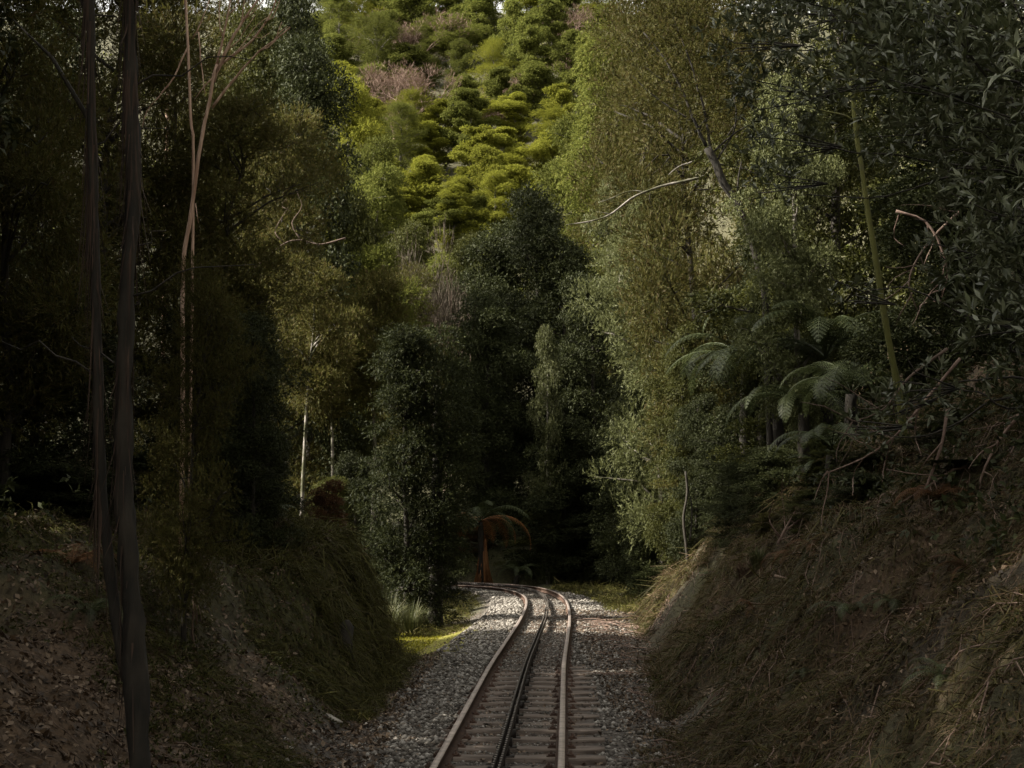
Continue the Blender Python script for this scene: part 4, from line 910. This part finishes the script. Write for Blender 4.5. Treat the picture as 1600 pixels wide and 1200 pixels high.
for px, py, d, n, L, lab in [(605, 965, 30, 320, 1.0, 'tall grey green grass tussock left of the conifer trunk, largest'), (640, 968, 31, 260, .85, 'grass tussock between the largest one and the conifer trunk'), (583, 950, 31, 240, .9, 'grass tussock behind the left bank nose'), (662, 965, 33, 160, .6, 'small grass tussock at the foot of the conifer trunk')]:
    p = P(px, py, d); tussock(lab, (p[0], p[1], H(p[0], p[1])), n, L)
p = onb(1165, 905); tussock('tan dry grass tuft on the right bank', p, 300, .35, 'brownbrush')
p = onb(1185, 885); tussock('pale green grass tuft above the tan dry one on the right bank', p, 260, .35)
p = G(517, 1130); mb = MB(); mb.box((0, 0, .05), (.05, .17, .012), jit=.012); o = obj('plank', mb.mesh('plank'), M['plank'], None, 'short pale broken plank lying on the leaf litter left of the track', 'plank', loc=p); o.rotation_euler = (.12, .25, .55)
p = G(538, 1020); mb = MB()
mb.tube([(0, 0, -.2), (0, 0, .1), (.02, .02, .3), (.03, .0, .38)], [.13, .11, .085, .03], 10, jit=.4); obj('stump', mb.mesh('stump'), M['bark'], None, 'small dark rotten stump on the left bank nose', 'stump', loc=p)

# low ground cover on the wooded slopes
def cover(n, xs, ys, r, leaf, L, W, keep):
    x = rng.uniform(*xs, n); y = rng.uniform(*ys, n); k = keep(x, y); x, y = x[k], y[k]; z = H(x, y); rr = r * (.5 + rng.random(len(x)))
    return clump_leaves(np.column_stack([x, y, z + .1 * rr, rr, rr, rr * .6]), leaf, 'broad', L, W)
kR = lambda x, y: x > np.interp(y, [8, 12, 20, 28, 36, 43, 50], [3.4, 3.6, 4.2, 4.6, 5, 8, 12])
kL = lambda x, y: x < np.interp(y, [8, 14, 18, 22, 25, 28, 33, 45, 50], [-5.5, -5, -4.2, -3.0, -5.6, -6.3, -7, -10, -13])
v, q = join([cover(1200, (3, 8), (5, 40), .3, 50000, .075, .035, kR), cover(2200, (5, 24), (9, 60), .6, 70000, .12, .055, kR), cover(1500, (-24, -2.6), (9, 60), .4, 60000, .10, .05, kL), cover(700, (-14, 14), (54, 75), .5, 24000, .14, .07, lambda x, y: y > 53 + .0 * x)])
obj('undergrowth', mesh_np('undergrowth', v, q), M['dark'], kind='stuff')

def on_hill(n):
    x = rng.uniform(-75, 40, n); y = rng.uniform(85, 290, n); z = H(x, y); r = rng.uniform(.8, 2.2, n)
    return np.column_stack([x, y, z + .1, r, r, r * .6])
v, q = clump_leaves(on_hill(2600), 60000, 'hill', .42, .22)
obj('hill_scrub', mesh_np('hill_scrub', v, q), M['hilldk'], kind='stuff')
def weeds(n, xs, ys, keep):
    x = rng.uniform(*xs, n); y = ys[0] + (ys[1] - ys[0]) * rng.random(n) ** 1.2; k = keep(x, y) & (vnoise(x * .9, y * .7, 91) > .52); x, y = x[k], y[k]; z = H(x, y); r = rng.uniform(.05, .16, len(x))
    return np.column_stack([x, y, z + .02, r, r, r * .6])
v, q = join([clump_leaves(weeds(2200, (1.4, 6), (5, 34), kr), 26000, 'broad', .035, .018), clump_leaves(weeds(2000, (-6.5, -2), (8, 24), lambda x, y: y > 0), 22000, 'broad', .035, .02)])
obj('bank_weeds', mesh_np('bank_weeds', v, q), M['myrtle'], kind='stuff')

# fallen twigs, roots and vines on both banks
def twigs(n, xs, ys, keep, r=.004):
    mb = MB(); c = 0
    while c < n:
        x = rng.uniform(*xs); y = ys[0] + (ys[1] - ys[0]) * rng.random() ** 1.3
        if not keep(x, y): continue
        c += 1; L = rng.uniform(.2, 1.0) * (1 + max(0, y - 14) * .02); a = rng.normal(-1.57, .8) if x > 0 else rng.normal(0, .9)
        dx, dy = math.cos(a) * L / 5 * (-1 if x > 0 else 1) * .8, math.sin(a) * L / 5; px_, py_ = x, y; path = []
        for k in range(6):
            path.append((px_, py_, H(px_, py_) + .03 + .05 * rng.random())); px_ += dx + rng.normal(0, .03); py_ += dy + rng.normal(0, .03)
        mb.tube(np.array(path), np.linspace(r, r * .4, 6) * rng.uniform(.7, 1.8) * (1 + max(0, y - 12) * .03), 4, cap=False)
    return mb
mb = twigs(750, (1.4, 5.6), (6, 34), lambda x, y: True); obj('fallen_twigs', mb.mesh('fallen_twigs'), M['pinktwig'], kind='stuff')
mb = twigs(260, (-6, -2), (8, 24), lambda x, y: True); obj('fallen_twigs', mb.mesh('fallen_twigs'), M['twig'], kind='stuff')
v, q = join([strands(900, 30, (1.4, 9), (36, 50), .08, .3, lambda x, y: dtrack(x, y) > 1.6, wd=.005, spread=.12), strands(1100, 30, (-8, -1), (30, 50), .06, .25, lambda x, y: (dtrack(x, y) > 1.55), wd=.005, spread=.12)])
obj('verge_grass', mesh_np('verge_grass', v, q), M['mossgrass'], kind='stuff')

M['brownlitter'] = leafmat('brown_leaf_litter', [(.06, .034, .018), (.12, .07, .035), (.20, .125, .065), (.34, .25, .17)], .6, .1, .3)
v, q = litter(34000, (1.2, 6), (6, 36), .02, .06, lambda x, y: kr(x, y) & (vnoise(x * .9 + 4, y * .7, 133) > .45), lift=.8)
v = v.copy(); v[:, 2] += .03
obj('leaf_litter', mesh_np('leaf_litter', v, q), M['brownlitter'], kind='stuff')
for px, py, sz, nf, mat, lab in [(1110, 900, .4, 9, 'fern', 'small green fern halfway up the right bank nose'), (1180, 960, .4, 9, 'rustdim', 'small brown fern on the face of the right bank, left'), (1400, 960, .4, 10, 'fern', 'green fern on the face of the right bank at middle right'),
                                 (1520, 900, .45, 10, 'rustdim', 'brown fern near the right edge of the right bank'), (1260, 1060, .3, 9, 'fern', 'tiny fern low on the right bank'), (1480, 1060, .35, 9, 'fern', 'fern low on the right bank near the right edge')]:
    fern(lab, onb(px, py), sz, nf, mat)
